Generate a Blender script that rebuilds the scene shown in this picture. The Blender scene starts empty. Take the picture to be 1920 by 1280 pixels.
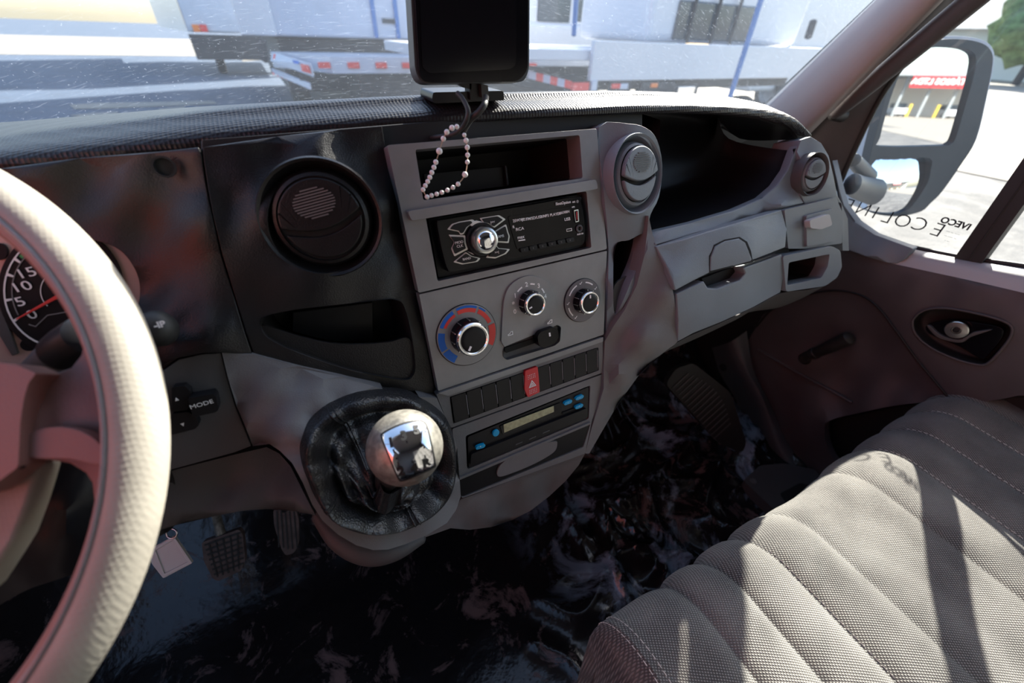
import bpy, bmesh, math, random
import numpy as np
from mathutils import Vector, Matrix, noise
from mathutils.geometry import delaunay_2d_cdt
PI = math.pi
random.seed(7)
SC = bpy.context.scene
COL = SC.collection

# ------------------------------------------------------------------ camera
FPX = 748.0
RW = np.array([[0.8792392, 0.26907978, -0.39310874],
               [-0.47529777, 0.55110792, -0.68583678],
               [0.03210053, 0.7898583, 0.61244871]])
CAM = np.array([0.0, 0.0, 0.92])
cam_d = bpy.data.cameras.new('camera')
cam_d.sensor_width = 36.0
cam_d.lens = FPX / 1920 * 36
cam_d.clip_start = 0.01
cam_d.clip_end = 1000
cam_d.dof.use_dof = True
cam_d.dof.focus_distance = 0.47
cam_d.dof.aperture_fstop = 4.0
cam = bpy.data.objects.new('camera', cam_d)
COL.objects.link(cam)
M = Matrix([list(r) for r in RW]).to_4x4()
M.translation = Vector(CAM)
cam.matrix_world = M
SC.camera = cam

# ------------------------------------------------------------------ light
SUN_DIR = Vector((1.5, 0.85, 1.0)).normalized()
world = bpy.data.worlds.new('sky')
SC.world = world
world.use_nodes = True
wn = world.node_tree.nodes
wl = world.node_tree.links
for n_ in list(wn):
    wn.remove(n_)
wo = wn.new('ShaderNodeOutputWorld')
wb = wn.new('ShaderNodeBackground')
ws = wn.new('ShaderNodeTexSky')
ws.sky_type = 'NISHITA'
ws.sun_disc = False
ws.sun_elevation = math.asin(SUN_DIR.z)
ws.sun_rotation = math.atan2(SUN_DIR.x, SUN_DIR.y)
ws.air_density = 1.0
ws.dust_density = 1.5
wl.new(ws.outputs[0], wb.inputs[0])
wb.inputs[1].default_value = 0.26
wl.new(wb.outputs[0], wo.inputs[0])
sun_d = bpy.data.lights.new('sun', 'SUN')
sun_d.energy = 13.0
sun_d.angle = math.radians(0.6)
sun_d.color = (1.0, 0.93, 0.82)
sun = bpy.data.objects.new('sun', sun_d)
COL.objects.link(sun)
sun.rotation_euler = SUN_DIR.to_track_quat('Z', 'Y').to_euler()
sun.location = (4, 3, 6)
SC.view_settings.view_transform = 'Standard'
SC.view_settings.look = 'None'
SC.view_settings.gamma = 1
SC.view_settings.use_curve_mapping = False
SC.view_settings.exposure = 0.80

# ------------------------------------------------------------------ pixel rays onto real planes
FN = np.array([0.0, 0.951056516, -0.309016994])      # fascia normal, pointing away from the seats
FU = np.array([0.0, 0.309016994, 0.951056516])       # up along the fascia
D0 = 0.3842


def ray(px, py):
    return RW @ np.array([(px - 960) / FPX, -(py - 640) / FPX, -1.0])


def S(px, py, h=0.0):
    r = ray(px, py)
    return CAM + r * ((D0 - h) / r.dot(FN))


def plane_surf(p0, back):
    p0 = np.array(p0, float)
    b = np.array(back, float)
    b /= np.linalg.norm(b)

    def f(px, py, h=0.0):
        r = ray(px, py)
        return CAM + r * (((p0 - CAM).dot(b) - h) / r.dot(b))
    return (f, b)


def PX(px, py, x):
    x = x * 1.11
    r = ray(px, py)
    return CAM + r * (x / r[0])


def PY(px, py, y):
    r = ray(px, py)
    return CAM + r * (y / r[1])


def PZ(px, py, z):
    r = ray(px, py)
    return CAM + r * ((z - CAM[2]) / r[2])


def PT(px, py, t):
    return CAM + ray(px, py) * t


def proj(P):
    c = RW.T @ (np.array(P, float) - CAM)
    return (960 + FPX * c[0] / -c[2], 640 - FPX * c[1] / -c[2])


SF = (S, FN)                                          # fascia surface
DX = 1.05
SD = plane_surf((DX, 0, 0), (1, 0, 0))                # inner face of the passenger door


# ------------------------------------------------------------------ materials
def nodes(m):
    m.use_nodes = True
    return m.node_tree.nodes, m.node_tree.links


def P(name, col, rough=0.5, metal=0.0, bump=None, coat=0.0, spec=0.5, emit=None, var=None, stain=None):
    """bump=(kind, scale, strength, distance); var=(scale, amount); stain=(scale, lo, hi, colour)"""
    m = bpy.data.materials.new(name)
    n, l = nodes(m)
    b = n['Principled BSDF']
    b.inputs['Base Color'].default_value = (*col, 1)
    b.inputs['Roughness'].default_value = rough
    b.inputs['Metallic'].default_value = metal
    b.inputs['Coat Weight'].default_value = coat
    b.inputs['Specular IOR Level'].default_value = spec
    if emit:
        b.inputs['Emission Color'].default_value = (*emit[0], 1)
        b.inputs['Emission Strength'].default_value = emit[1]
    tc = n.new('ShaderNodeTexCoord')
    cur = None
    if var:
        t = n.new('ShaderNodeTexNoise')
        t.inputs['Scale'].default_value = var[0]
        t.inputs['Detail'].default_value = 6
        l.new(tc.outputs['Object'], t.inputs['Vector'])
        mr = n.new('ShaderNodeMapRange')
        mr.inputs[1].default_value = 0.3
        mr.inputs[2].default_value = 0.7
        mr.inputs[3].default_value = 1 - var[1]
        mr.inputs[4].default_value = 1 + var[1]
        l.new(t.outputs[0], mr.inputs[0])
        mx = n.new('ShaderNodeMix')
        mx.data_type = 'RGBA'
        mx.blend_type = 'MULTIPLY'
        mx.inputs[0].default_value = 1
        mx.inputs[6].default_value = (*col, 1)
        l.new(mr.outputs[0], mx.inputs[7])
        cur = mx.outputs[2]
    if stain:
        t = n.new('ShaderNodeTexNoise')
        t.inputs['Scale'].default_value = stain[0]
        t.inputs['Detail'].default_value = 10
        t.inputs['Roughness'].default_value = 0.72
        t.inputs['Distortion'].default_value = 0.7
        l.new(tc.outputs['Object'], t.inputs['Vector'])
        mr = n.new('ShaderNodeMapRange')
        mr.inputs[1].default_value = stain[1]
        mr.inputs[2].default_value = stain[2]
        l.new(t.outputs[0], mr.inputs[0])
        mx = n.new('ShaderNodeMix')
        mx.data_type = 'RGBA'
        l.new(mr.outputs[0], mx.inputs[0])
        if cur is None:
            mx.inputs[6].default_value = (*col, 1)
        else:
            l.new(cur, mx.inputs[6])
        mx.inputs[7].default_value = (*stain[3], 1)
        cur = mx.outputs[2]
        if len(stain) > 4:
            mr2 = n.new('ShaderNodeMapRange')
            mr2.inputs[3].default_value = rough
            mr2.inputs[4].default_value = stain[4]
            l.new(mr.outputs[0], mr2.inputs[0])
            l.new(mr2.outputs[0], b.inputs['Roughness'])
    if cur is not None:
        l.new(cur, b.inputs['Base Color'])
    if bump:
        kind, sc, st, dist = bump
        if kind == 'noise':
            t = n.new('ShaderNodeTexNoise')
            t.inputs['Scale'].default_value = sc
            t.inputs['Detail'].default_value = 3
            out = t.outputs[0]
        elif kind == 'cell':
            t = n.new('ShaderNodeTexVoronoi')
            t.inputs['Scale'].default_value = sc
            t.inputs['Randomness'].default_value = 0.15
            out = t.outputs['Distance']
        elif kind == 'leather':
            t = n.new('ShaderNodeTexVoronoi')
            t.inputs['Scale'].default_value = sc
            t.inputs['Randomness'].default_value = 1
            out = t.outputs['Distance']
        l.new(tc.outputs['Object'], t.inputs['Vector'])
        bp = n.new('ShaderNodeBump')
        bp.inputs['Strength'].default_value = st
        bp.inputs['Distance'].default_value = dist
        l.new(out, bp.inputs['Height'])
        l.new(bp.outputs[0], b.inputs['Normal'])
    return m


def fabric_mat(name, col, col2):
    m = bpy.data.materials.new(name)
    n, l = nodes(m)
    b = n['Principled BSDF']
    b.inputs['Roughness'].default_value = 0.95
    b.inputs['Specular IOR Level'].default_value = 0.15
    b.inputs['Sheen Weight'].default_value = 0.25
    b.inputs['Sheen Roughness'].default_value = 0.5
    tc = n.new('ShaderNodeTexCoord')
    mp = n.new('ShaderNodeMapping')
    mp.inputs['Rotation'].default_value = (0, 0, math.radians(32))
    l.new(tc.outputs['Object'], mp.inputs['Vector'])
    outs = []
    for ax in ('X', 'Y'):
        w = n.new('ShaderNodeTexWave')
        w.bands_direction = ax
        w.inputs['Scale'].default_value = 105 if ax == 'X' else 130
        w.inputs['Distortion'].default_value = 0.6
        w.inputs['Detail Scale'].default_value = 8
        l.new(mp.outputs[0], w.inputs['Vector'])
        outs.append(w.outputs['Fac'])
    mu = n.new('ShaderNodeMath')
    mu.operation = 'MULTIPLY'
    l.new(outs[0], mu.inputs[0])
    l.new(outs[1], mu.inputs[1])
    t = n.new('ShaderNodeTexNoise')
    t.inputs['Scale'].default_value = 14
    t.inputs['Detail'].default_value = 5
    l.new(tc.outputs['Object'], t.inputs['Vector'])
    cr = n.new('ShaderNodeMix')
    cr.data_type = 'RGBA'
    cr.inputs[6].default_value = (*col, 1)
    cr.inputs[7].default_value = (*col2, 1)
    ad = n.new('ShaderNodeMath')
    ad.operation = 'MULTIPLY_ADD'
    l.new(mu.outputs[0], ad.inputs[0])
    ad.inputs[1].default_value = 1.0
    l.new(t.outputs[0], ad.inputs[2])
    ad2 = n.new('ShaderNodeMath')
    ad2.operation = 'SUBTRACT'
    l.new(ad.outputs[0], ad2.inputs[0])
    ad2.inputs[1].default_value = 0.35
    ad2.use_clamp = True
    l.new(ad2.outputs[0], cr.inputs[0])
    l.new(cr.outputs[2], b.inputs['Base Color'])
    bp = n.new('ShaderNodeBump')
    bp.inputs['Strength'].default_value = 0.9
    bp.inputs['Distance'].default_value = 0.0012
    l.new(mu.outputs[0], bp.inputs['Height'])
    l.new(bp.outputs[0], b.inputs['Normal'])
    return m


def glass_mat(name, dust=0.05, tint=(0.93, 0.96, 0.97), streak=0.0, scale=60, dust_col=(0.72, 0.84, 1.0)):
    """clear pane: straight transmission, Fresnel reflection, a film of dust with streaks"""
    m = bpy.data.materials.new(name)
    n, l = nodes(m)
    for x in list(n):
        n.remove(x)
    out = n.new('ShaderNodeOutputMaterial')
    tr = n.new('ShaderNodeBsdfTransparent')
    tr.inputs[0].default_value = (*tint, 1)
    gl = n.new('ShaderNodeBsdfGlossy')
    gl.inputs['Roughness'].default_value = 0.02
    fr = n.new('ShaderNodeFresnel')
    fr.inputs[0].default_value = 1.35
    mx = n.new('ShaderNodeMixShader')
    l.new(fr.outputs[0], mx.inputs[0])
    l.new(tr.outputs[0], mx.inputs[1])
    l.new(gl.outputs[0], mx.inputs[2])
    df = n.new('ShaderNodeBsdfTranslucent')
    df.inputs[0].default_value = (*dust_col, 1)
    dd = n.new('ShaderNodeBsdfDiffuse')
    dd.inputs[0].default_value = (*dust_col, 1)
    md = n.new('ShaderNodeMixShader')
    md.inputs[0].default_value = 0.5
    l.new(df.outputs[0], md.inputs[1])
    l.new(dd.outputs[0], md.inputs[2])
    tc = n.new('ShaderNodeTexCoord')
    t1 = n.new('ShaderNodeTexNoise')
    t1.inputs['Scale'].default_value = 5
    t1.inputs['Detail'].default_value = 5
    l.new(tc.outputs['Object'], t1.inputs['Vector'])
    mp = n.new('ShaderNodeMapping')
    mp.inputs['Rotation'].default_value = (0.6, 0.5, 0.9)
    mp.inputs['Scale'].default_value = (1, 14, 3)
    l.new(tc.outputs['Object'], mp.inputs['Vector'])
    t2 = n.new('ShaderNodeTexNoise')
    t2.inputs['Scale'].default_value = scale
    t2.inputs['Detail'].default_value = 3
    l.new(mp.outputs[0], t2.inputs['Vector'])
    r2 = n.new('ShaderNodeMapRange')
    r2.inputs[1].default_value = 0.58
    r2.inputs[2].default_value = 0.75
    r2.inputs[3].default_value = 0
    r2.inputs[4].default_value = streak
    l.new(t2.outputs[0], r2.inputs[0])
    t3 = n.new('ShaderNodeTexNoise')
    t3.inputs['Scale'].default_value = 420
    t3.inputs['Detail'].default_value = 1
    l.new(tc.outputs['Object'], t3.inputs['Vector'])
    r3 = n.new('ShaderNodeMapRange')
    r3.inputs[1].default_value = 0.68
    r3.inputs[2].default_value = 0.8
    r3.inputs[4].default_value = streak * 2.5
    l.new(t3.outputs[0], r3.inputs[0])
    a = n.new('ShaderNodeMath')
    a.operation = 'MULTIPLY_ADD'
    l.new(t1.outputs[0], a.inputs[0])
    a.inputs[1].default_value = dust * 2
    l.new(r2.outputs[0], a.inputs[2])
    a2 = n.new('ShaderNodeMath')
    a2.operation = 'ADD'
    a2.use_clamp = True
    l.new(a.outputs[0], a2.inputs[0])
    l.new(r3.outputs[0], a2.inputs[1])
    mm = n.new('ShaderNodeMixShader')
    l.new(a2.outputs[0], mm.inputs[0])
    l.new(mx.outputs[0], mm.inputs[1])
    l.new(md.outputs[0], mm.inputs[2])
    l.new(mm.outputs[0], out.inputs[0])
    return m


MT = {}
GR = ('noise', 900, 0.35, 0.0006)
MT['pad'] = P('pad_black', (0.016, 0.016, 0.018), 0.38, spec=0.3, bump=('cell', 300, 0.7, 0.0014))
MT['black'] = P('black_plastic', (0.014, 0.013, 0.014), 0.34, spec=0.32, bump=('noise', 900, 0.55, 0.0006), var=(12, 0.25))
MT['black2'] = P('black_smooth_plastic', (0.010, 0.010, 0.012), 0.38, spec=0.25)
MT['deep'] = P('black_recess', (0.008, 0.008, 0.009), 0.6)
MT['gloss'] = P('gloss_black', (0.005, 0.005, 0.007), 0.14, spec=0.2)
MT['silver'] = P('silver_grey_fascia', (0.235, 0.235, 0.242), 0.42, metal=0.3, bump=('noise', 1500, 0.25, 0.0003), var=(25, 0.12))
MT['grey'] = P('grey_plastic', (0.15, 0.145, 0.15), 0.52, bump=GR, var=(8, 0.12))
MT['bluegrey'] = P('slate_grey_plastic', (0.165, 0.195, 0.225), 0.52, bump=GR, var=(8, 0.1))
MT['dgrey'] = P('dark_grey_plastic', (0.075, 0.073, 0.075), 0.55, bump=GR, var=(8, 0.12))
MT['door'] = P('door_plastic', (0.068, 0.058, 0.062), 0.55, bump=('noise', 900, 0.3, 0.0005), var=(10, 0.15))
MT['sill'] = P('sill_plastic', (0.42, 0.42, 0.44), 0.5, bump=GR)
MT['pillar'] = P('pillar_trim', (0.36, 0.32, 0.31), 0.55, bump=('noise', 700, 0.2, 0.0004), var=(6, 0.08))
MT['seam'] = P('seam_black', (0.004, 0.004, 0.004), 0.8)
MT['chrome'] = P('chrome', (0.85, 0.86, 0.88), 0.09, metal=1.0)
MT['sat'] = P('satin_chrome', (0.68, 0.68, 0.66), 0.3, metal=1.0)
MT['steel'] = P('worn_steel', (0.30, 0.285, 0.25), 0.36, metal=0.45, bump=('noise', 500, 0.4, 0.0005), var=(160, 0.4))
MT['silverp'] = P('silver_print', (0.70, 0.70, 0.67), 0.4, metal=0.3)
MT['leather'] = P('black_leather', (0.016, 0.016, 0.018), 0.36, bump=('leather', 520, 0.5, 0.0008))
MT['rim'] = P('worn_grey_leather', (0.33, 0.305, 0.26), 0.5, bump=('cell', 420, 0.25, 0.0006), var=(18, 0.15))
MT['rimin'] = P('wheel_trim_plastic', (0.22, 0.20, 0.20), 0.34, bump=GR)
MT['hub'] = P('red_lit_hub_plastic', (0.24, 0.125, 0.105), 0.45, bump=GR)  # grey plastic; red reflected light is mixed into its colour
MT['fabric'] = fabric_mat('seat_fabric', (0.055, 0.052, 0.05), (0.34, 0.325, 0.295))
MT['thread'] = P('white_thread', (0.7, 0.68, 0.62), 0.8)
MT['red'] = P('red_plastic', (0.62, 0.02, 0.03), 0.35)
MT['redp'] = P('red_print', (0.75, 0.05, 0.04), 0.5)
MT['bluep'] = P('blue_print', (0.0, 0.12, 0.55), 0.5)
MT['white'] = P('white_print', (0.90, 0.90, 0.90), 0.5)
MT['grprint'] = P('grey_print', (0.22, 0.22, 0.22), 0.5)
MT['green'] = P('green_print', (0.03, 0.30, 0.10), 0.5)
MT['cyan'] = P('blue_key', (0.0, 0.33, 0.62), 0.4)
MT['lcd'] = P('lcd_glass', (0.36, 0.35, 0.20), 0.25, var=(220, 0.2))
MT['bead'] = P('white_bead', (0.75, 0.74, 0.73), 0.3)
MT['cord'] = P('tan_thread', (0.45, 0.35, 0.24), 0.7)
MT['rubber'] = P('black_rubber', (0.018, 0.018, 0.018), 0.55)
MT['pedal'] = P('dusty_pedal_rubber', (0.13, 0.085, 0.075), 0.7, var=(60, 0.4))
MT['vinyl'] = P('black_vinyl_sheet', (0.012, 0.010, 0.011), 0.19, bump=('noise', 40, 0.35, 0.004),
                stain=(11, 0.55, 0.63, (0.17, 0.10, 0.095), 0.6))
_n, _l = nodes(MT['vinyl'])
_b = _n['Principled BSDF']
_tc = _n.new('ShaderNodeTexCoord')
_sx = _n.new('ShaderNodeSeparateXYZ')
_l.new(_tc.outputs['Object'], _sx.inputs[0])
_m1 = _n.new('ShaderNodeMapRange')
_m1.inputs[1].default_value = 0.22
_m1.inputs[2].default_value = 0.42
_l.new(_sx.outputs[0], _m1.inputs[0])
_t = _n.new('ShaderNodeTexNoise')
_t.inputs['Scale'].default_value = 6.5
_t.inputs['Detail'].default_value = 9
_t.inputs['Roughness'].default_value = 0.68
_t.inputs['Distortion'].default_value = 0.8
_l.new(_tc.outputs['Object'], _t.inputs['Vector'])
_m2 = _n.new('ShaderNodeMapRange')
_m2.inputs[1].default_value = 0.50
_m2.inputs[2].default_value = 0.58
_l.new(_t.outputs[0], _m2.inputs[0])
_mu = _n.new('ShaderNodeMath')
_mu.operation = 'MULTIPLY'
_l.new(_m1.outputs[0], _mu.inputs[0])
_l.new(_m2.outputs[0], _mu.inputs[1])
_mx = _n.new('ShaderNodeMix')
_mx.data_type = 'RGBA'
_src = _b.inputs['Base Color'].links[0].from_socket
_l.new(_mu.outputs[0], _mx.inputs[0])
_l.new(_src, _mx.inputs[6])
_mx.inputs[7].default_value = (0.24, 0.31, 0.40, 1)  # mostly sky reflections, painted as bluish patches into the vinyl
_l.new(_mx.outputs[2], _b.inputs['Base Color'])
MT['vinyl2'] = P('crumpled_vinyl', (0.012, 0.013, 0.016), 0.10, bump=('noise', 60, 0.25, 0.003),
                 stain=(34, 0.60, 0.78, (0.07, 0.075, 0.085), 0.5))
MT['cluster'] = P('red_lit_silver_cluster', (0.62, 0.44, 0.40), 0.4, metal=0.3)  # pink is red reflected light painted into the silver
MT['tag'] = P('white_tag', (0.62, 0.60, 0.58), 0.5)
MT['truckw'] = P('white_body_paint', (0.50, 0.54, 0.62), 0.35, var=(3, 0.06))
MT['truckw2'] = P('white_cab_paint', (0.60, 0.62, 0.66), 0.3)
MT['tglass'] = P('truck_window', (0.03, 0.05, 0.07), 0.08)
MT['blue'] = P('blue_paint', (0.05, 0.16, 0.42), 0.45)
MT['tred'] = P('red_body_paint', (0.30, 0.045, 0.03), 0.5)
MT['dark'] = P('dark_chassis', (0.03, 0.03, 0.035), 0.7)
MT['tyre'] = P('tyre', (0.02, 0.02, 0.02), 0.8)
MT['asphalt'] = P('asphalt', (0.045, 0.072, 0.118), 0.9, var=(1.5, 0.15), bump=('noise', 40, 0.5, 0.01))  # blue in the base colour stands in for skylit shade
MT['concrete_and_sun'] = P('concrete_and_sunlight', (0.24, 0.22, 0.185), 0.9, var=(2.5, 0.1))  # yard paving; also laid as pale strips to paint sunlit ground
MT['gravel'] = P('gravel_yard', (0.16, 0.155, 0.145), 0.95, var=(3.0, 0.2), stain=(1.2, 0.42, 0.60, (0.07, 0.07, 0.07)), bump=('noise', 30, 0.6, 0.02))
MT['grass'] = P('grass', (0.16, 0.22, 0.04), 0.9, var=(4, 0.4))
MT['leaf'] = P('tree_leaves', (0.10, 0.16, 0.07), 0.8, var=(3, 0.5))
MT['wallw'] = P('white_wall', (0.66, 0.67, 0.68), 0.8)
MT['roofg'] = P('grey_roof', (0.25, 0.28, 0.30), 0.7)
MT['yellow'] = P('yellow_paint', (0.75, 0.50, 0.04), 0.5)
MT['mirrorg'] = P('mirror_glass', (0.9, 0.91, 0.92), 0.015, metal=1.0)
MT['housing'] = P('mirror_housing', (0.045, 0.05, 0.055), 0.5, bump=GR)
MT['wglass'] = glass_mat('windshield_glass', dust=0.05, streak=0.085)
MT['sglass'] = glass_mat('side_glass', dust=0.012, streak=0.012)
MT['decal'] = P('black_decal', (0.01, 0.012, 0.02), 0.4)
MT['head'] = P('headliner', (0.20, 0.19, 0.18), 0.9)
MT['orange'] = P('orange_lens', (0.8, 0.2, 0.02), 0.3)


# ------------------------------------------------------------------ objects
def thing(name, label, cat, loc=(0, 0, 0), group=None):
    o = bpy.data.objects.new(name, None)
    COL.objects.link(o)
    o.empty_display_size = 0.02
    o.location = Vector([float(v) for v in loc])
    o['label'] = label
    o['category'] = cat
    if group:
        o['group'] = group
    return o


def tag(o, label, cat, group=None):
    o['label'] = label
    o['category'] = cat
    if group:
        o['group'] = group
    return o


def root_loc(o):
    v = o.location.copy()
    while o.parent:
        o = o.parent
        v = o.location.copy()
    return v


def fin(o, parent):
    COL.objects.link(o)
    if parent is not None:
        o.parent = parent
        top = parent
        while top.parent:
            top = top.parent
        if parent.type == 'EMPTY' or parent is top:
            o.matrix_parent_inverse = Matrix.Translation(-parent.location)
    return o


def mk(name, verts, faces, mat, parent=None, smooth=True, angle=35, label=None):
    me = bpy.data.meshes.new(name)
    me.from_pydata([tuple(float(c) for c in v) for v in verts], [], [list(f) for f in faces])
    me.validate()
    me.materials.append(MT[mat] if isinstance(mat, str) else mat)
    if smooth:
        me.shade_smooth()
        me.set_sharp_from_angle(angle=math.radians(angle))
    me.update()
    o = bpy.data.objects.new(name, me)
    fin(o, parent)
    if label:
        o['label'] = label
    return o


def structure(o):
    o['kind'] = 'structure'
    return o


def inpoly(x, y, poly):
    c = False
    n = len(poly)
    j = n - 1
    for i in range(n):
        xi, yi = poly[i]
        xj, yj = poly[j]
        if (yi > y) != (yj > y) and x < (xj - xi) * (y - yi) / (yj - yi) + xi:
            c = not c
        j = i
    return c


def rp(pts, r=4, n=4):
    """polygon with rounded corners"""
    out = []
    N = len(pts)
    for i in range(N):
        a = np.array(pts[i - 1], float)
        b = np.array(pts[i], float)
        c = np.array(pts[(i + 1) % N], float)
        la, lc = np.linalg.norm(a - b), np.linalg.norm(c - b)
        q = b + (a - b) / la * min(r, la * .45)
        s = b + (c - b) / lc * min(r, lc * .45)
        for k in range(n + 1):
            t = k / n
            out.append(tuple((1 - t) ** 2 * q + 2 * t * (1 - t) * b + t * t * s))
    return out


def cr(p0, p1, p2, p3, t):
    return 0.5 * ((2 * p1) + (-p0 + p2) * t + (2 * p0 - 5 * p1 + 4 * p2 - p3) * t * t + (-p0 + 3 * p1 - 3 * p2 + p3) * t ** 3)


def spl(pts, n=6, closed=False):
    pts = [np.array(p, float) for p in pts]
    N = len(pts)
    out = []
    rng = range(N) if closed else range(N - 1)
    for i in rng:
        if closed:
            a, b, c, d = pts[i - 1], pts[i], pts[(i + 1) % N], pts[(i + 2) % N]
        else:
            b, c = pts[i], pts[i + 1]
            a = pts[i - 1] if i > 0 else 2 * b - c
            d = pts[i + 2] if i + 2 < N else 2 * c - b
        for k in range(n):
            out.append(cr(a, b, c, d, k / n))
    if not closed:
        out.append(pts[-1])
    return out


def sp(pts, n=6):
    return [tuple(p) for p in spl(pts, n, True)]


def idw(ctrl):
    def f(x, y):
        a = b = 0.0
        for cx, cy, h in ctrl:
            w = 1.0 / ((x - cx) ** 2 + (y - cy) ** 2 + 260.0) ** 1.5
            a += w * h
            b += w
        return a / b
    return f


def area2(p):
    return sum(p[i - 1][0] * p[i][1] - p[i][0] * p[i - 1][1] for i in range(len(p))) / 2


def panel(name, outline, mat, parent=None, h=0.0, th=0.01, holes=(), surf=SF, bev=0.0012, grid=None, hf=None,
          label=None, back=False, draft=0.0, smooth_angle=35):
    """a plate whose outline is given in photo pixels on a real plane; h lifts it off the plane, th is its depth"""
    f, bdir = surf
    loops = [list(outline)] + [list(x) for x in holes]
    hh = hf if hf else (lambda x, y: h)
    pts, edges = [], []
    for lp in loops:
        s = len(pts)
        pts += lp
        edges += [(s + i, s + (i + 1) % len(lp)) for i in range(len(lp))]
    nb = len(pts)
    if grid:
        xs = [p[0] for p in outline]
        ys = [p[1] for p in outline]
        x = min(xs) + grid / 2
        while x < max(xs):
            y = min(ys) + grid / 2
            while y < max(ys):
                if inpoly(x, y, outline) and not any(inpoly(x, y, q) for q in holes):
                    dmin = min((x - p[0]) ** 2 + (y - p[1]) ** 2 for p in pts[:nb])
                    if dmin > (grid * .35) ** 2:
                        pts.append((x, y))
                y += grid
            x += grid
    vv, ee, ff, ov, oe, of = delaunay_2d_cdt([Vector(p) for p in pts], edges, [], 0, 1e-4)
    verts = [f(v.x, v.y, hh(v.x, v.y)) for v in vv]
    faces = []
    for t in ff:
        cx = sum(vv[i].x for i in t) / 3
        cy = sum(vv[i].y for i in t) / 3
        if inpoly(cx, cy, loops[0]) and not any(inpoly(cx, cy, q) for q in loops[1:]):
            faces.append(list(t))
    # orient: normal should oppose bdir
    F2 = []
    for t in faces:
        a, b, c = verts[t[0]], verts[t[1]], verts[t[2]]
        if np.cross(b - a, c - a).dot(bdir) > 0:
            t = t[::-1]
        F2.append(t)
    cnt = {}
    for t in F2:
        for i in range(len(t)):
            e = (t[i], t[(i + 1) % len(t)])
            cnt[e] = 1
    bmap = {}
    nv = list(verts)
    walls = []
    if th:
        for e in list(cnt):
            if (e[1], e[0]) not in cnt:
                for q in e:
                    if q not in bmap:
                        bmap[q] = len(nv)
                        nv.append(verts[q] + bdir * th)
                walls.append([e[1], e[0], bmap[e[0]], bmap[e[1]]])
        if back:
            for q in range(len(verts)):
                if q not in bmap:
                    bmap[q] = len(nv)
                    nv.append(verts[q] + bdir * th)
            walls += [[bmap[i] for i in t[::-1]] for t in F2]
    o = mk(name, nv, F2 + walls, mat, parent, angle=smooth_angle, label=label)
    if bev and th:
        m = o.modifiers.new('bevel', 'BEVEL')
        m.width = bev
        m.segments = 3
        m.limit_method = 'ANGLE'
        m.angle_limit = math.radians(50)
        m.use_clamp_overlap = True
        o.data.shade_smooth()
        w = o.modifiers.new('wn', 'WEIGHTED_NORMAL')
        w.keep_sharp = False
    return o


def loft(name, rows, mat, parent=None, nu=4, nv=4, thick=0.0, closed_u=False, closed_v=False, label=None, raw=False, angle=60, flip=False):
    """smooth sheet through rows of 3D points"""
    rows = [[np.array(p, float) for p in r] for r in rows]
    if not raw:
        rows = [spl(r, nu, closed_u) for r in rows]
        cols = list(zip(*rows))
        cols = [spl(c, nv, closed_v) for c in cols]
        rows = list(zip(*cols))
    R, Cn = len(rows), len(rows[0])
    verts = [p for r in rows for p in r]
    faces = []
    for i in range(R if closed_v else R - 1):
        for j in range(Cn if closed_u else Cn - 1):
            a = i * Cn + j
            b = i * Cn + (j + 1) % Cn
            c = ((i + 1) % R) * Cn + (j + 1) % Cn
            d = ((i + 1) % R) * Cn + j
            faces.append([a, b, c, d] if not flip else [d, c, b, a])
    o = mk(name, verts, faces, mat, parent, angle=angle, label=label)
    if thick:
        m = o.modifiers.new('solid', 'SOLIDIFY')
        m.thickness = thick
        m.offset = 0
    return o


def tube(name, pts, r, mat, parent=None, n=12, sm=6, label=None, cap=True, flat=1.0, up=None):
    pts = [np.array(p, float) for p in pts]
    rs = list(r) if hasattr(r, '__len__') else [r] * len(pts)
    if sm > 1 and len(pts) > 2:
        q = spl([np.append(p, rr) for p, rr in zip(pts, rs)], sm)
        pts = [x[:3] for x in q]
        rs = [x[3] for x in q]
    verts, faces = [], []
    prev = np.array(up, float) if up is not None else None
    for i, p in enumerate(pts):
        t = pts[min(i + 1, len(pts) - 1)] - pts[max(i - 1, 0)]
        t = t / np.linalg.norm(t)
        if prev is None:
            prev = np.cross(t, [0.13, 0.27, 1.0])
        a = prev - t * prev.dot(t)
        a /= np.linalg.norm(a)
        prev = a
        b = np.cross(t, a)
        for k in range(n):
            an = 2 * PI * k / n
            verts.append(p + (a * math.cos(an) + b * math.sin(an) * flat) * rs[i])
    for i in range(len(pts) - 1):
        for k in range(n):
            faces.append([i * n + k, i * n + (k + 1) % n, (i + 1) * n + (k + 1) % n, (i + 1) * n + k])
    if cap:
        for i, s in ((0, -1), (len(pts) - 1, 1)):
            t = pts[min(i + 1, len(pts) - 1)] - pts[max(i - 1, 0)]
            t = t / np.linalg.norm(t) * s
            base = [i * n + k for k in range(n)]
            ring = len(verts)
            for k in range(n):
                verts.append(pts[i] + t * rs[i] * .35 * flat + (verts[base[k]] - pts[i]) * .7)
            for k in range(n):
                q = [base[k], base[(k + 1) % n], ring + (k + 1) % n, ring + k]
                faces.append(q if s < 0 else q[::-1])
            verts.append(pts[i] + t * rs[i] * .5 * flat)
            for k in range(n):
                q = [ring + k, ring + (k + 1) % n, len(verts) - 1]
                faces.append(q if s < 0 else q[::-1])
            if s < 0:
                pass
    me = mk(name, verts, faces, mat, parent, angle=60, label=label)
    fixn(me)
    return me


def fixn(o):
    bm = bmesh.new()
    bm.from_mesh(o.data)
    bmesh.ops.recalc_face_normals(bm, faces=bm.faces)
    bm.to_mesh(o.data)
    bm.free()


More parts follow.
